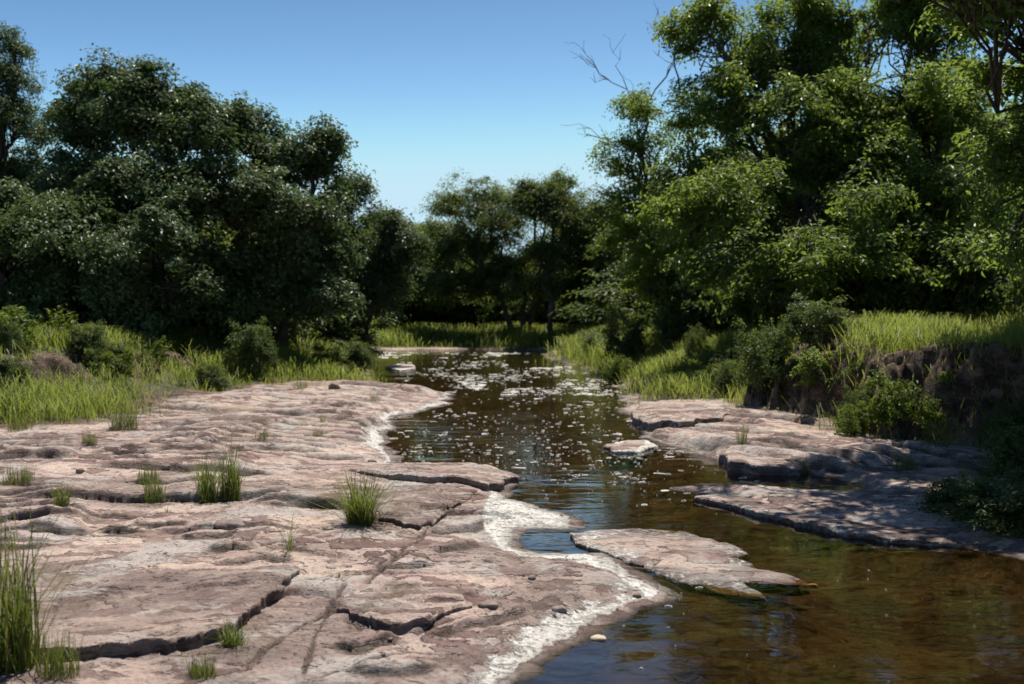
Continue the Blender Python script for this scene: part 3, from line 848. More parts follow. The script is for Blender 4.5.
def crown(lobes, rr, clumps, per, cr, leaf, seed, gap=0.42, under=0.45, inner=0.35, upness=0.9):
    """lobes: (centre, radii). Leaf clumps spread through the lobes' volume, mostly near their skins."""
    CC, OUT, TONE = [], [], []
    area = np.array([(r[0] * r[1] + r[1] * r[2] + r[0] * r[2]) for c, r in lobes])
    cnt = np.maximum(3, clumps * area / area.sum()).astype(int)
    for (c, r), k in zip(lobes, cnt):
        d = rr.normal(size=(k * 3, 3))
        d /= np.linalg.norm(d, axis=1, keepdims=True)
        d = d[(d[:, 2] > -0.35) | (rr.random(len(d)) < under)]
        rad = np.where(rr.random(len(d)) < inner, rr.uniform(0.15, 0.8, len(d)), rr.uniform(0.74, 1.08, len(d)))
        rad = np.where(rr.random(len(d)) < 0.07, rr.uniform(1.08, 1.32, len(d)), rad)
        p = np.asarray(c) + d * np.asarray(r) * rad[:, None]
        keep = noise3(p * 0.9 + 11.3, seed) * 0.65 + noise3(p * 2.3, seed + 1) * 0.35 > gap
        p, d = p[keep][:k], d[keep][:k]
        CC.append(p); OUT.append(d)
    C = np.vstack(CC); O = np.vstack(OUT)
    tone = np.clip(noise3(C * 0.8, seed + 5) * 0.7 + rr.random(len(C)) * 0.35, 0, 1)
    n = (per * rr.lognormal(0, 0.35, len(C))).astype(int)
    idx = np.repeat(np.arange(len(C)), n)
    size = cr * rr.uniform(0.5, 1.4, len(C))
    g = rr.normal(size=(len(idx), 3))
    g /= np.linalg.norm(g, axis=1, keepdims=True) + 1e-9
    g *= (rr.random(len(idx)) ** 0.5)[:, None]
    g[:, 2] *= 0.62
    # sprays: each clump is stretched along its own outward direction and droops a little at the end
    along = (g * O[idx]).sum(1, keepdims=True)
    g = g + O[idx] * along * 0.5
    P = C[idx] + g * size[idx][:, None]
    P[:, 2] -= 0.25 * size[idx] * (g ** 2).sum(1)
    N = rr.normal(size=P.shape) * 0.55 + np.array([0, 0, upness]) + O[idx] * 0.7 + g * 0.6
    rnd = rr.random(len(P))
    V, f, r_, t_ = leaf_mesh(P, N, np.full(len(P), leaf[0]), np.full(len(P), leaf[1]), rnd, tone[idx], rr)
    return V, f, r_, t_, C

def make_tree(name, label, cat, group, px, d, lobes_px, trunks, mat, bark, seed, clumps, per, cr, leaf, gap=0.42, under=0.45, inner=0.35, depth=0.85, tr=0.18, upness=0.9, twigs=1.0, base_y=None, bare=None):
    rr = np.random.default_rng(seed)
    x0 = (px - W / 2) / F * d
    z0 = gz(x0, d)
    root = empty(name, (x0, d, z0), label, cat, group)
    O = np.array([x0, d, z0])
    k = d / F
    lobes = []
    for L in lobes_px:
        lx, ly, rx, ry = L[:4]
        dd = d + (L[4] if len(L) > 4 else rr.uniform(-0.5, 0.5) * rx * k)
        lobes.append((at(lx, ly, dd) - O, (rx * k, max(rx, ry) * k * depth, ry * k)))
    full = []
    for c, r in lobes:
        c, r = np.array(c), np.array(r)
        full.append((c, tuple(r * 0.84)))
        for _ in range(6):
            dv = rr.normal(size=3)
            dv /= np.linalg.norm(dv)
            dv[2] = abs(dv[2]) * 0.9 - 0.15
            full.append((c + dv * r * rr.uniform(0.75, 1.0), tuple(r * rr.uniform(0.22, 0.42))))
    V, f, r_, t_, C = crown(full, rr, clumps, per, cr, leaf, seed, gap, under, inner, upness)
    mesh_obj('crown', V, [f], mat, root, dict(rnd=r_, tone=t_), smooth=False)
    paths = []
    tops = []
    for (bx, lean, h, rad) in trunks:       # foot offset, lean of the top, height, radius
        p0 = np.array([bx, rr.uniform(-0.2, 0.2), 0])
        p0[2] = gz(x0 + p0[0], d + p0[1]) - z0 - 0.15
        p1 = np.array([bx + lean, rr.uniform(-0.3, 0.3), h])
        P, R = limb(p0, p1, rad, rad * 0.6, rr, 9, 0.35, up0=np.array([rr.normal(0, 0.15), 0, 0.1]))
        R[0] *= 1.5; R[1] *= 1.12
        paths.append((P, R))
        tops.append((P, R))
    for c, r in lobes:
        P, R = min(tops, key=lambda a: np.linalg.norm(a[0][-1][:2] - c[:2]))
        s = P[rr.integers(len(P) * 2 // 3, len(P))]
        lp, lr = limb(s, c, min(tr, R[-1] * 0.75), 0.035, rr, 9, 0.3, up0=np.array([0, 0, 0.3]))
        paths.append((lp, lr))
        near = np.where((((C - c) / np.array(r)) ** 2).sum(1) < 1.2)[0]
        rr.shuffle(near)
        for q in near[:int(16 * twigs)]:
            a = lp[rr.integers(3, 9)]
            paths.append(limb(a, C[q], 0.028, 0.008, rr, 6, 0.3))
    V, f = tubes(paths)
    mesh_obj('trunk', V, [f], bark, root)
    if bare:
        tw = []
        for (ax, ay, bx, by, rad) in bare:
            a, b = at(ax, ay, d) - O, at(bx, by, d + rr.uniform(-1, 1)) - O
            P, R = limb(a, b, rad, 0.008, rr, 8, 0.3)
            tw.append((P, R))
            for _ in range(7):
                s = P[rr.integers(2, 8)]
                e = s + (b - a) * rr.uniform(0.15, 0.4) + rr.normal(0, 0.32, 3)
                P2, R2 = limb(s, e, 0.014, 0.005, rr, 5, 0.3)
                tw.append((P2, R2))
                for _ in range(3):
                    s2 = P2[rr.integers(1, 5)]
                    tw.append(limb(s2, s2 + (e - s) * 0.4 + rr.normal(0, 0.2, 3), 0.008, 0.004, rr, 4, 0.2))
        V, f = tubes(tw)
        mesh_obj('bare_branches', V, [f], bark, root)
    return root

# left bank
make_tree('oak_tree', 'broad dark oak with a high heaped crown filling the left bank', 'tree', None, 262, 28,
          [(105, 112, 58, 58), (150, 120, 55, 58, -1), (205, 150, 52, 54, -1.5), (262, 158, 48, 56), (312, 168, 36, 48), (298, 222, 50, 42, -1), (228, 222, 62, 56, -2.5),
           (145, 205, 75, 60, -2), (85, 185, 52, 60), (255, 275, 52, 36, -1.5), (225, 312, 40, 24, -1.5), (270, 308, 36, 26, -2), (308, 298, 34, 24, -1), (165, 315, 46, 24, -1), (315, 262, 40, 28, 0), (180, 270, 60, 40, 0)],
          [(0, -0.5, 3.0, 0.26), (-0.7, -1.4, 3.2, 0.2), (0.6, 0.8, 2.6, 0.18)], M_OAK, M_BARK, 101, 1500, 115, 0.44, (0.14, 0.078), gap=0.46)
make_tree('narrow_tree', 'tall narrow dark tree rising above the others at the far left', 'tree', None, 10, 32,
          [(14, 45, 15, 26), (12, 85, 20, 36), (20, 130, 24, 40), (5, 175, 34, 45), (30, 205, 40, 50), (-20, 120, 30, 60)],
          [(0, 0.1, 7.0, 0.2)], M_OAK, M_BARK, 103, 620, 80, 0.36, (0.10, 0.05), gap=0.42)
make_tree('spreading_tree', 'low spreading glossy leaved tree hanging over the left bank grass', 'tree', None, 60, 24.5,
          [(20, 222, 55, 42), (75, 240, 66, 46, -1), (138, 258, 56, 46, -1.2), (178, 292, 32, 34, -0.8), (110, 292, 66, 34, -0.5), (30, 278, 60, 40), (75, 314, 50, 20, -0.5), (150, 316, 44, 20, -0.8), (10, 312, 50, 22), (-50, 235, 70, 70), (-120, 240, 70, 80)],
          [(0, 0.3, 1.7, 0.17), (-0.8, -0.7, 1.7, 0.14), (1.0, 0.8, 1.4, 0.1)], M_OAK, M_BARK, 105, 900, 115, 0.38, (0.125, 0.07), gap=0.44)
make_tree('leaning_oak', 'thin drooping oak reaching right from the left bank towards the creek gap', 'tree', None, 330, 35,
          [(345, 222, 38, 26), (382, 232, 26, 18), (400, 222, 12, 10), (335, 262, 38, 32), (372, 272, 32, 30), (345, 305, 34, 22), (318, 225, 36, 34), (352, 205, 26, 16), (388, 255, 26, 18), (360, 240, 36, 22), (400, 285, 26, 24), (375, 310, 30, 16), (396, 218, 22, 12), (405, 242, 22, 16), (345, 192, 26, 18)],
          [(0, 0.6, 2.6, 0.16), (0.5, 1.2, 2.2, 0.11)], M_OAK, M_BARK, 107, 950, 75, 0.42, (0.12, 0.06), gap=0.42)
# far side of the bend
make_tree('bend_tree', 'dark tree with twin trunks standing on the grass at the creek bend', 'tree', None, 518, 60,
          [(452, 208, 22, 30), (478, 197, 28, 22), (438, 248, 22, 32), (500, 225, 32, 42), (470, 250, 36, 34), (520, 262, 32, 30), (450, 290, 34, 22), (495, 288, 34, 22)],
          [(-0.2, -1.4, 3.6, 0.20), (0.25, 0.2, 3.6, 0.22), (0.6, 0.7, 3.2, 0.16)], M_FAR, M_BARK, 109, 950, 62, 0.55, (0.16, 0.085), gap=0.44)
make_tree('bend_tree', 'tree on a single leaning trunk at the right of the creek bend', 'tree', None, 556, 57,
          [(540, 208, 30, 32), (524, 195, 20, 18), (572, 228, 34, 42), (562, 184, 11, 14), (600, 232, 22, 42), (556, 262, 36, 28), (575, 292, 34, 22), (535, 285, 26, 20)],
          [(0.1, -0.9, 4.2, 0.24)], M_FAR, M_BARK2, 111, 950, 62, 0.55, (0.16, 0.085), gap=0.44)
far_src = make_tree('woodland_tree', 'dark dense tree behind the gap between the left oaks and the bend', 'tree', 'trees in the wood beyond the bend', 420, 76,
          [(395, 282, 36, 32), (430, 268, 28, 30), (452, 285, 28, 32), (412, 300, 40, 22)],
          [(0, 0.2, 3.2, 0.22), (0.6, 0.8, 3.0, 0.16)], M_FAR, M_BARK, 113, 700, 60, 0.62, (0.20, 0.11), gap=0.42)
# right bank
make_tree('sparse_tree', 'thin open tree with bare twigs at its top, left of the big right tree', 'tree', None, 668, 31,
          [(640, 112, 28, 30), (622, 165, 32, 30), (655, 160, 32, 40), (672, 205, 40, 40), (630, 210, 32, 30), (690, 115, 30, 40)],
          [(0, -0.6, 4.4, 0.15), (0.3, 0.4, 4.8, 0.12)], M_PECAN, M_BARK2, 115, 300, 50, 0.42, (0.13, 0.06), gap=0.47, tr=0.09, twigs=1.2,
          bare=[(655, 120, 600, 75, 0.03), (650, 160, 590, 135, 0.03), (680, 90, 665, 25, 0.035), (700, 70, 735, 12, 0.03), (650, 100, 700, 40, 0.03), (640, 200, 588, 190, 0.025)])
make_tree('young_elm', 'bright yellow-green tree with lit leaves at the foot of the sparse tree', 'tree', None, 668, 30,
          [(632, 232, 30, 34), (660, 250, 42, 34), (712, 225, 42, 42), (735, 262, 46, 28), (640, 280, 34, 22), (700, 282, 46, 22)],
          [(0, 0.2, 2.4, 0.09), (0.5, 0.6, 2.3, 0.07)], M_ELM, M_BARK2, 117, 420, 62, 0.34, (0.12, 0.065), gap=0.44)
make_tree('pecan_tree', 'tall leafy tree towering over the right bank, its top out of frame', 'tree', None, 860, 25.5,
          [(760, 45, 64, 44, 1.2), (720, 110, 52, 48, 0), (865, 30, 84, 50, 1.5), (800, 130, 76, 52, -0.8), (890, 120, 76, 52, -1.0), (760, 205, 72, 44, -2.6), (850, 215, 80, 44, -3.0),
           (945, 205, 66, 44, -2.6), (960, 110, 58, 50, -0.6), (830, -24, 80, 30, 2.0), (700, 180, 40, 38, -1.5), (690, 235, 44, 32, -2.5), (725, 60, 44, 42, 0.8), (795, 80, 58, 50, 0.8),
           (935, 50, 50, 40, 0.8), (845, 165, 66, 44, -1.6), (915, 160, 56, 42, -1.6), (990, 130, 56, 52, -0.5), (830, 262, 76, 30, -4.0), (930, 262, 74, 30, -3.8), (745, 262, 60, 28, -3.6), (705, 30, 40, 34, 0.4), (800, 22, 60, 36, 1.0), (900, 0, 60, 36, 1.2), (872, 85, 50, 40, 0.4)],
          [(0, 0.1, 4.2, 0.24), (0.5, 1.3, 3.9, 0.17), (-0.9, -1.0, 3.8, 0.15)], M_PECAN, M_BARK, 119, 2900, 58, 0.40, (0.15, 0.066), gap=0.505, inner=0.18, tr=0.11)
make_tree('pecan_tree', 'leafy tree at the right edge with branches hanging into the top corner', 'tree', None, 1060, 15.5,
          [(1020, 175, 60, 60), (1080, 110, 80, 80), (1010, 245, 60, 34), (1100, 220, 90, 70), (1030, 70, 50, 36), (985, 12, 44, 24, -0.6), (1030, -40, 90, 50, -1), (1120, 0, 100, 80, -1), (1200, 120, 110, 120, -1.5), (1120, -90, 140, 80, -2), (985, -80, 70, 50, -1.2), (930, -130, 80, 60, -1.5), (1290, 60, 110, 120, -3), (1000, -170, 110, 60, -2), (1000, -95, 110, 50, -5), (925, -125, 90, 45, -4.8), (1060, -150, 100, 60, -5.5), (1120, -80, 90, 60, -4), (940, -75, 90, 45, -3.5), (1040, -70, 100, 55, -3.8), (820, -75, 80, 40, -3.2), (1180, -90, 90, 60, -5)],  # unseen lobes above the frame added to shade the ledge and water
          [(0, 0.2, 3.4, 0.2)], M_PECAN, M_BARK, 121, 1600, 48, 0.36, (0.15, 0.062), gap=0.47, tr=0.03)

rr = np.random.default_rng(55)
# woodland behind both banks and beyond the bend
def wood(spots, label, group):
    for (px, d, s) in spots:
        x = (px - W / 2) / F * d
        copy_thing(far_src, (x, d, gz(x, d) - 0.1), rr.uniform(0, 6.28), s * rr.uniform(0.92, 1.08), label, group)
wood([(585, 72, 1.15), (640, 66, 1.2), (700, 54, 1.2), (610, 60, 0.8), (560, 68, 0.75), (535, 66, 0.7)], 'dark tree in the wood beyond the creek bend on the right', 'dark trees beyond the bend at the right')
wood([(355, 80, 0.9), (300, 70, 1.0), (475, 72, 0.85), (450, 72, 0.75), (385, 72, 0.8), (500, 74, 0.8), (345, 62, 0.75), (404, 68, 1.3), (436, 70, 1.15), (378, 66, 1.05)], 'dark tree in the wood seen beneath the left oaks and the bend trees', 'dark trees beyond the bend at the left')
wood([(750, 42, 1.1), (810, 38, 1.2), (880, 42, 1.25), (960, 40, 1.2), (920, 41, 1.3), (845, 44, 1.3), (1010, 40, 1.25), (1050, 36, 1.2), (1130, 32, 1.2), (700, 40, 0.8)],
     'shaded tree in the wood behind the big right tree', 'shaded trees behind the right bank')
wood([(180, 38, 0.9), (90, 40, 1.0), (0, 38, 1.0), (-90, 34, 1.0), (-200, 30, 1.1), (240, 46, 0.9)], 'shaded tree in the wood behind the big left oak', 'shaded trees behind the left bank')

# ------------------------------------------------------------------ shrubs and weeds
def make_shrub(name, label, cat, h, w, mat, seed, clumps, per, cr, leaf, gap=0.4, stems=7):
    rr = np.random.default_rng(seed)
    root = empty(name, (0, 0, 0), label, cat)
    lobes = [((0, 0, h * 0.55), (w * 0.42, w * 0.42, h * 0.40))]
    for _ in range(6):
        a = rr.uniform(0, 6.28)
        lobes.append(((math.cos(a) * w * 0.28, math.sin(a) * w * 0.28, h * rr.uniform(0.25, 0.68)), (w * 0.24, w * 0.24, h * rr.uniform(0.2, 0.32))))
    for _ in range(9):
        a = rr.uniform(0, 6.28)
        q = rr.uniform(0.2, 0.55)
        lobes.append(((math.cos(a) * w * q, math.sin(a) * w * q, h * rr.uniform(0.35, 1.0)), (w * 0.07, w * 0.07, h * rr.uniform(0.12, 0.26))))
    V, f, r_, t_, C = crown(lobes, rr, clumps, per, cr, leaf, seed, gap, 0.8, 0.3)
    V[:, 2] = np.maximum(V[:, 2], 0.01)
    mesh_obj('foliage', V, [f], mat, root, dict(rnd=r_, tone=t_), smooth=False)
    paths = []
    for q in rr.choice(len(C), min(len(C), stems * 4), replace=False):
        paths.append(limb((rr.normal(0, 0.05), rr.normal(0, 0.05), -0.1), C[q], 0.018, 0.005, rr, 7, 0.25))
    V, f = tubes(paths)
    mesh_obj('stem', V, [f], M_BARK, root)
    return root

def make_weed(name, label, cat, h, n, mat, seed, leaf):
    """upright leafy stalks"""
    rr = np.random.default_rng(seed)
    root = empty(name, (0, 0, 0), label, cat)
    paths, C, N = [], [], []
    for _ in range(n):
        a = rr.uniform(0, 6.28)
        L = h * rr.uniform(0.55, 1.05)
        tip = np.array([math.cos(a), math.sin(a), 0]) * L * rr.uniform(0.1, 0.45) + np.array([0, 0, L * 0.95])
        P, R = limb((rr.normal(0, h * 0.12), rr.normal(0, h * 0.12), -0.04), tip, 0.008, 0.003, rr, 9, 0.15)
        paths.append((P, R))
        for t in np.linspace(0.15, 1.0, 26):
            p = P[0] + (P[-1] - P[0]) * 0
            k = t * 8
            i0 = min(int(k), 7)
            p = P[i0] + (P[i0 + 1] - P[i0]) * (k - i0)
            b = rr.uniform(0, 6.28)
            o = np.array([math.cos(b), math.sin(b), 0.3])
            C.append(p + o * leaf[0] * 0.55); N.append(np.array([0, 0, 1.0]) + rr.normal(0, 0.5, 3) + o * 0.3)
    C, N = np.array(C), np.array(N)
    V, f, r_, t_ = leaf_mesh(C, N, np.full(len(C), leaf[0]), np.full(len(C), leaf[1]), rr.random(len(C)), np.full(len(C), 0.6), rr)
    mesh_obj('foliage', V, [f], mat, root, dict(rnd=r_, tone=t_), smooth=False)
    V, f = tubes(paths)
    mesh_obj('stem', V, [f], M_WEED, root, dict(rnd=np.full(len(V), 0.4), tone=np.full(len(V), 0.4)))
    return root

DARK_S, LIT_S, WEED_S = [None], [None], [None]
def shrub_src(kind, label):
    if kind == 'dark':
        return make_shrub('shrub', label, 'shrub', 1.0, 1.15, M_SHRUB, 201, 190, 42, 0.13, (0.06, 0.03))
    if kind == 'lit':
        return make_shrub('leafy_bush', label, 'bush', 1.0, 1.1, M_WEED, 203, 130, 34, 0.13, (0.075, 0.035), 0.44)
    if kind == 'vine':
        return make_shrub('vine_mound', label, 'bush', 1.0, 1.5, M_PECAN, 207, 230, 40, 0.13, (0.075, 0.042), 0.42)
    return make_weed('tall_weed', label, 'weed', 1.0, 12, M_WEED, 205, (0.085, 0.026))
SRC = {}
def plant(kind, px, py, hpx, wpx, label, group=None, d=None):
    if d:
        x = (px - W / 2) / F * d
        p = np.array([x, d, gz(x, d)])
    else:
        p = hit(px, py)
    k = p[1] / F
    sc = (wpx * k / {'dark': 1.15, 'lit': 1.1, 'weed': 0.8, 'vine': 1.5}[kind], wpx * k / {'dark': 1.15, 'lit': 1.1, 'weed': 0.8, 'vine': 1.5}[kind], hpx * k)
    if kind not in SRC:
        SRC[kind] = shrub_src(kind, label)
        o = SRC[kind]
        o.location = p; o.scale = sc; o.rotation_euler = (0, 0, random.Random(px).uniform(0, 6))
        if group:
            o['group'] = group
    else:
        o = copy_thing(SRC[kind], p, random.Random(px).uniform(0, 6), sc, label)
        if group:
            o['group'] = group
        elif 'group' in o:
            del o['group']
    o.location.z -= 0.05

GR = 'shrubs on the right bank'
GL = 'shrubs on the left bank'
for a in [
    ('dark', 625, 366, 52, 46, 'dark blue-green shrub beside the bright grass at the far right bank', GR),
    ('dark', 600, 356, 26, 40, 'low dark shrub left of the dark blue-green shrub by the water', GR),
    ('dark', 690, 345, 40, 60, 'shaded shrub behind the bright grass patch on the right bank', GR),
    ('dark', 765, 400, 74, 62, 'tall dark shrub where the bright grass meets the eroded bank', GR),
    ('dark', 735, 396, 40, 40, 'small dark shrub at the left foot of the tall bank shrub', GR),
    ('dark', 820, 345, 46, 70, 'olive shrub on top of the bank behind the tall dark shrub', GR),
    ('lit', 905, 436, 62, 62, 'bright leafy bush growing against the eroded earth face', GR),
    ('lit', 853, 436, 36, 36, 'small bright bush at the foot of the earth bank, left of the larger one', GR),
    ('lit', 880, 318, 46, 80, 'bright bush on top of the bank above the eroded face', GR),
    ('lit', 850, 322, 34, 44, 'small bright bush beside the larger one on top of the bank', GR),
    ('weed', 900, 318, 50, 60, 'bright tall weeds sprouting at the brink of the bank', None),
    ('weed', 835, 332, 40, 50, 'tall weeds at the left end of the bank top', None),
    ('dark', 965, 300, 46, 62, 'round dark shrub on the grassy bank top at the right', GR),
    ('dark', 1030, 305, 60, 80, 'dark shrub cut by the right edge of the photo', GR),
    ('dark', 1000, 530, 58, 110, 'deeply shaded bush at the right edge above the water', GR),
    ('dark', 962, 512, 40, 70, 'low dark bush at the shaded waterside, left of the bigger edge bush', GR),
    ('weed', 975, 492, 40, 46, 'dim weeds behind the low dark waterside bush', None),
    ('dark', 1030, 490, 70, 90, 'dark bush cut by the right edge above the lowest edge bush', GR),
    ('weed', 940, 446, 36, 46, 'weeds rooted in crumbled soil right of the bright leafy bush', None),
    ('vine', 830, 385, 40, 70, 'trailing leafy mat hanging over the left end of the earth face', GR),
    ('dark', 1010, 448, 50, 60, 'dark ragged bush at the foot of the bank by the right edge', GR),
    ('vine', 700, 320, 60, 100, 'glossy leaved mound under the yellow-green tree', GR),
    ('vine', 790, 315, 66, 110, 'glossy leaved mound below the tall right tree', GR),
    ('vine', 250, 345, 60, 70, 'dark leafy mound at the foot of the left oak', GL),
    ('dark', 248, 372, 52, 50, 'dark bush standing where the left bank turns along the creek', GL),
    ('dark', 350, 372, 34, 44, 'dark rounded bush at the creekward end of the left bank', GL),
    ('dark', 305, 350, 44, 50, 'shaded bush beneath the drooping oak on the left bank', GL),
    ('vine', 190, 335, 60, 70, 'pale leaved mound trailing below the spreading tree', GL),
    ('weed', 60, 345, 46, 60, 'bright tall weeds under the spreading tree at the left', None),
    ('weed', 125, 340, 40, 60, 'bright weeds right of the tallest weeds under the spreading tree', None),
    ('weed', 155, 368, 36, 46, 'upright weeds beside the dark earth cut on the left bank', None),
    ('lit', 10, 350, 44, 60, 'bright bush at the left edge under the spreading tree', GL),
    ('lit', 330, 366, 24, 36, 'bright bush by the creekward end of the left bank', GL),
    ('weed', 690, 380, 34, 40, 'feathery weeds in the bright grass on the right bank', None),
    ('dark', 860, 425, 40, 34, 'scrubby dark bush clinging to the left part of the earth face', GR),
]:
    plant(*a)

rw = np.random.default_rng(93)
for n_, (x0, x1, y0, y1), lb, g_ in [(16, (0, 215, 345, 390), 'leafy weeds scattered through the left bank grass', 'weeds in the left bank grass'),
                                     (14, (600, 760, 345, 395), 'leafy weeds scattered through the bright grass by the right waterside', 'weeds in the right waterside grass'),
                                     (16, (800, 1024, 298, 335), 'leafy weeds scattered through the grass above the earth face', 'weeds above the earth face')]:
    for _ in range(n_):
        plant(['weed', 'lit', 'weed', 'dark'][rw.integers(4)], rw.uniform(x0, x1), rw.uniform(y0, y1), rw.uniform(18, 38), rw.uniform(20, 44), lb, g_)
ru = np.random.default_rng(91)
def undergrowth(spots, label, group):
    for (px, d, hpx, wpx, kind) in spots:
        plant(kind, px, 0, hpx * ru.uniform(0.85, 1.2), wpx * ru.uniform(0.9, 1.2), label, group, d=d)
undergrowth([(px + ru.uniform(-12, 12), d + ru.uniform(-0.8, 0.8), h, 110, k) for px, d, h, k in [
    (640, 42, 60, 'dark'), (690, 32, 70, 'dark'), (735, 28, 80, 'dark'), (775, 26, 85, 'vine'), (815, 25, 95, 'dark'), (850, 24.5, 90, 'vine'),
    (895, 23.5, 95, 'dark'), (935, 23, 90, 'vine'), (975, 22, 95, 'dark'), (1010, 21, 100, 'vine'), (1060, 18, 110, 'dark'), (1120, 17, 120, 'vine'),
    (720, 30, 90, 'vine'), (800, 28, 100, 'vine'), (880, 27, 110, 'vine'), (960, 26, 110, 'vine')]],
    'shrub in the continuous shaded undergrowth beneath the right bank trees', 'undergrowth beneath the right bank trees')
undergrowth([(px + ru.uniform(-12, 12), d + ru.uniform(-0.8, 0.8), h, 100, k) for px, d, h, k in [
    (-30, 26, 75, 'dark'), (40, 27, 75, 'vine'), (100, 27, 70, 'dark'), (160, 27, 75, 'dark'), (215, 27, 80, 'vine'), (270, 30, 70, 'dark'), (320, 34, 55, 'dark'), (345, 40, 50, 'vine'), (130, 29, 90, 'vine'), (230, 32, 80, 'dark')]],
    'shrub in the continuous shaded undergrowth beneath the left bank trees', 'undergrowth beneath the left bank trees')
undergrowth([(px + ru.uniform(-6, 6), d, h, 60, k) for px, d, h, k in [
    (380, 67, 34, 'dark'), (410, 68, 36, 'vine'), (440, 67, 40, 'dark'), (470, 69, 36, 'dark'), (500, 68, 40, 'vine'), (535, 67, 40, 'dark'), (570, 65, 44, 'dark'), (600, 60, 46, 'vine')]],
    'dark shrub low among the trees along the creek bend', 'undergrowth along the creek bend')

# ------------------------------------------------------------------ grass
def blades(P, h, w, lean, rr, segs=2):
    n = len(P)
    a = rr.uniform(0, 2 * math.pi, n)
    dirv = np.stack([np.cos(a), np.sin(a), np.zeros(n)], 1)
    side = np.stack([-np.sin(a), np.cos(a), np.zeros(n)], 1)
    ln = (lean * rr.uniform(0.2, 1.3, n) * h)[:, None]
    up = np.array([0, 0, 1.0])[None]
    hh = h[:, None]
    ww = w[:, None]
    b0, b1 = P - side * ww * 0.5, P + side * ww * 0.5
    m = P + up * hh * 0.5 + dirv * ln * 0.3
    m0, m1 = m - side * ww * 0.42, m + side * ww * 0.42
    k = P + up * hh * 0.85 + dirv * ln * 0.8
    k0, k1 = k - side * ww * 0.25, k + side * ww * 0.25
    tip = P + up * hh * (1.0 - 0.25 * np.minimum(lean, 1)[:, None] if np.ndim(lean) else 0.95) + dirv * ln * 1.25
    V = np.stack([b0, b1, m0, m1, k0, k1, tip], 1).reshape(-1, 3)
    o = (np.arange(n) * 7)[:, None]
    q = np.concatenate([o + np.array([[0, 1, 3, 2]]), o + np.array([[2, 3, 5, 4]])])
    t = o + np.array([[4, 5, 6]])
    return V, q, t

def bank_grass():
    rr = np.random.default_rng(77)
    X, Y, S = [], [], []
    def samp(n, a0, a1, r0, r1):
        a = np.radians(rr.uniform(a0, a1, n))
        r = np.exp(rr.uniform(math.log(r0), math.log(r1), n))
        return r * np.sin(a), r * np.cos(a)
    # tussocks first, blades round each
    n_t = 90000
    x, y = samp(n_t, -36, 36, 11, 72)
    z, at_ = ground(x, y, True)
    slope_ok = at_['turf']
    bare = fbm(x * 0.45, y * 0.45, 3, 141)
    leftbank = (x < -1.5) & (y < 30)
    pr = slope_ok * np.where(leftbank, ss((bare - 0.33 - 0.13 * ss((-4.0 - x) / 2) * ss((22.5 - y) / 2)) / 0.12), ss((bare - 0.18) / 0.1))
    edge = (at_['soil'] > 0.3) & (rr.random(n_t) < np.where((x > 0) & (y < 19), 0.45, 0.3))
    keep = (rr.random(n_t) < pr) | (edge & (rr.random(n_t) < 0.3))
    x, y = x[keep], y[keep]
    r = np.hypot(x, y)
    ht = 0.20 + 0.42 * ss((fbm(x * 0.55, y * 0.55, 3, 151) - 0.3) / 0.4)
    ht *= np.where(x < 0, np.where(y < 30, 0.85, 1.1), np.where(y < 30, 0.85, 1.5))
    nb = rr.integers(5, 20, len(x))
    ht *= rr.lognormal(-0.22, 0.48, len(x))
    ht *= 0.55 + 0.9 * ss((fbm(x * 1.1, y * 1.1, 3, 155) - 0.32) / 0.32)
    tj = rr.normal(0, 0.17, len(x))
    idx = np.repeat(np.arange(len(x)), nb)
    sp = 0.05 + 0.006 * r[idx]
    bx = x[idx] + rr.normal(0, 1, len(idx)) * sp
    by = y[idx] + rr.normal(0, 1, len(idx)) * sp
    bz = ground(bx, by)
    P = np.stack([bx, by, bz - 0.02], 1)
    h = np.minimum(ht[idx] * rr.lognormal(-0.1, 0.3, len(idx)), np.where(by < 30, 0.55, 0.9)) * np.where(by < 30, 0.85, 1)
    w = np.clip(0.0007 * r[idx], 0.008, 0.05) * rr.uniform(0.6, 1.2, len(idx))
    lean = 0.75 * np.ones(len(idx))
    tone = np.clip(fbm(bx * 0.4, by * 0.4, 3, 161) * 1.6 - 0.35 + rr.normal(0, 0.06, len(idx)) + tj[idx], 0, 1)
    tone = np.where(bx < -1.5, tone * 0.8, tone * 0.75 + 0.25)
    rnd = np.clip(rr.beta(2, 2, len(idx)) * 0.6 + 0.25 + tj[idx] * 1.0 + (rr.random(len(idx)) < 0.05) * 0.5, 0, 1)
    for nm, lb, m in (('bank_grass', 'rough green grass covering the left bank', bx < -0.075 * by), ('bank_grass', 'bright tall grass covering the right bank and the bend', bx >= -0.075 * by)):
        V, q, t = blades(P[m], h[m], w[m], lean[m], rr)
        o = mesh_obj(nm, V, [q, t], M_GRASS, attrs=dict(rnd=np.repeat(rnd[m], 7), tone=np.repeat(tone[m], 7)), smooth=False)
        tag(o, lb, 'grass', kind='stuff')
bank_grass()

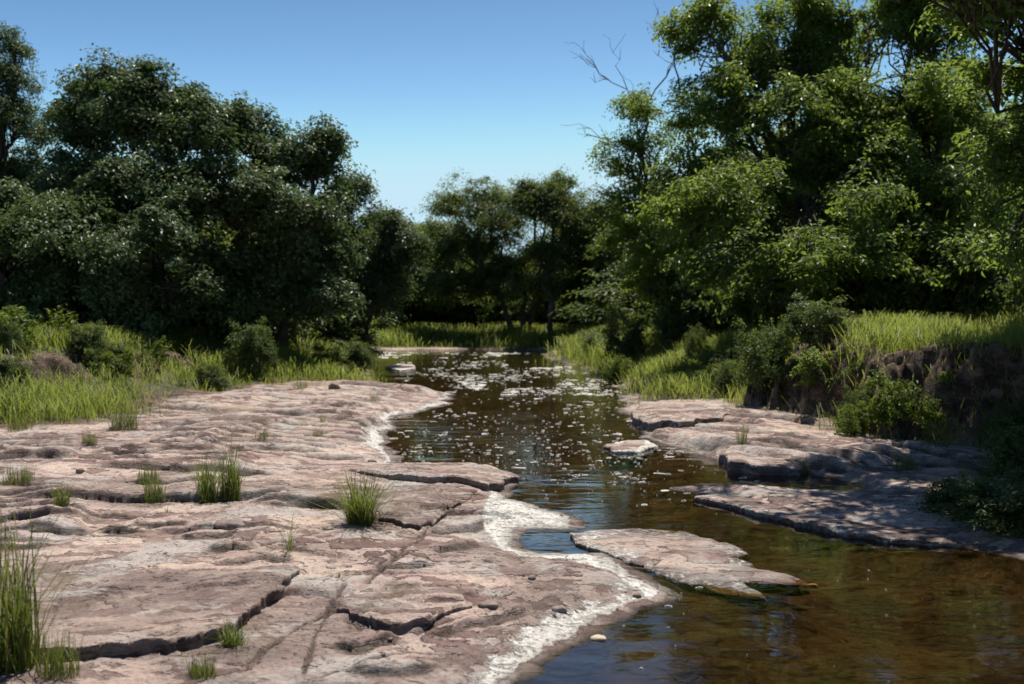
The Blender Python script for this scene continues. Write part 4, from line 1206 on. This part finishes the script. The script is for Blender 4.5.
def tuft(label, px, py, hpx, wpx, n, seed, lean=0.55, name='grass_tuft', base=None):
    n = int(n * 1.7)
    rr = np.random.default_rng(seed)
    p = hit(px, py) if base is None else np.array([base[0], base[1], gz(*base)])
    k = p[1] / F
    hgt, wid = hpx * k, wpx * k
    a = rr.uniform(0, 6.28, n)
    rad = np.sqrt(rr.random(n)) * wid * rr.uniform(0.16, 0.30)
    P = np.stack([np.cos(a) * rad, np.sin(a) * rad * 0.8, np.full(n, -0.02)], 1)
    P[:, 2] += ground(P[:, 0] + p[0], P[:, 1] + p[1]) - p[2]
    h = hgt * np.clip(rr.normal(0.62, 0.24, n), 0.15, 1.1)
    w = np.full(n, np.clip(hgt * 0.012, 0.0035, 0.009)) * rr.uniform(0.6, 1.3, n)
    V, q, t = blades(P, h, w, lean * rr.uniform(0.5, 2.0) * rr.lognormal(0, 0.5, n), rr)
    rnd = np.clip(rr.beta(2, 2, n) + (rr.random(n) < 0.20) * 0.6, 0, 1)
    o = mesh_obj(name, V, [q, t], M_TUFT, attrs=dict(rnd=np.repeat(rnd, 7), tone=np.repeat(rr.uniform(0.3, 0.9, n), 7)), smooth=False)
    o.location = p
    tag(o, label, 'grass tuft', 'grass tufts on the rock shelf')

for kk, a in enumerate([
    ('tall dense grass tuft standing alone beside the flat pink slab', 360, 524, 58, 48, 420),
    ('right clump of the tall pair of tufts on the ledge left of centre', 231, 499, 56, 34, 150),
    ('left clump of the tall pair of tufts on the ledge left of centre', 207, 498, 50, 34, 140),
    ('low bright yellow-green tuft in front of the left pair of clumps', 154, 499, 24, 46, 170),
    ('low olive tuft directly behind the bright yellow-green one', 148, 480, 20, 52, 130),
    ('small bright tuft left on the ledge between the edge patch and the low tufts', 62, 505, 26, 40, 130),
    ('wide low grass patch at the left edge of the ledge', 18, 484, 22, 70, 200),
    ('tiny tuft alone on the bare rock in the middle distance', 262, 438, 13, 24, 80),
    ('thin wispy sprig rising from a crack left of the tall tuft', 289, 551, 52, 16, 16),
    ('dark green tuft growing at the undercut edge of the broad slab', 233, 646, 32, 46, 170),
    ('short grass in the crack below the undercut edge of the broad slab', 203, 676, 30, 70, 120),
    ('tiny tuft on the rock before the far ledge', 318, 436, 9, 30, 60),
    ('small sprig by the ledge at the creek side of the shelf', 322, 422, 12, 14, 40),
    ('small weedy tuft under the far ledge edge', 375, 402, 14, 20, 50),
    ('bright tuft on the far ledge by the bank end', 300, 389, 16, 36, 90),
    ('low tuft at the foot of the left bank grass', 90, 443, 16, 44, 110),
    ('dark low tuft at the left edge below the bank', 20, 430, 24, 60, 150),
    ('green tuft on the bare slope left of the bank corner', 125, 428, 34, 50, 150),
    ('tiny sprig among the dark stones right of the crack', 340, 578, 12, 12, 14),
    ('tiny sprig left of the thin wispy one', 168, 512, 14, 10, 10),
    ('small tuft growing on the pale right ledge', 742, 443, 26, 24, 60),
    ('green tuft in front of the thick grey ledge block', 802, 474, 28, 30, 80),
    ('tuft at the creek end of the pale right ledge', 652, 424, 20, 22, 60),
    ('tuft in the shade beside the right inlet', 905, 470, 30, 40, 90),
]):
    tuft(*a, seed=300 + kk)
tuft('tall dark blades growing at the bottom left corner in front of the slab', 0, 0, 190, 110, 110, 341, 0.22, base=(-2.20, 4.35))
tuft('short grass along the bottom edge right of the tall corner blades', 0, 0, 60, 120, 120, 343, 0.4, base=(-1.95, 4.25))
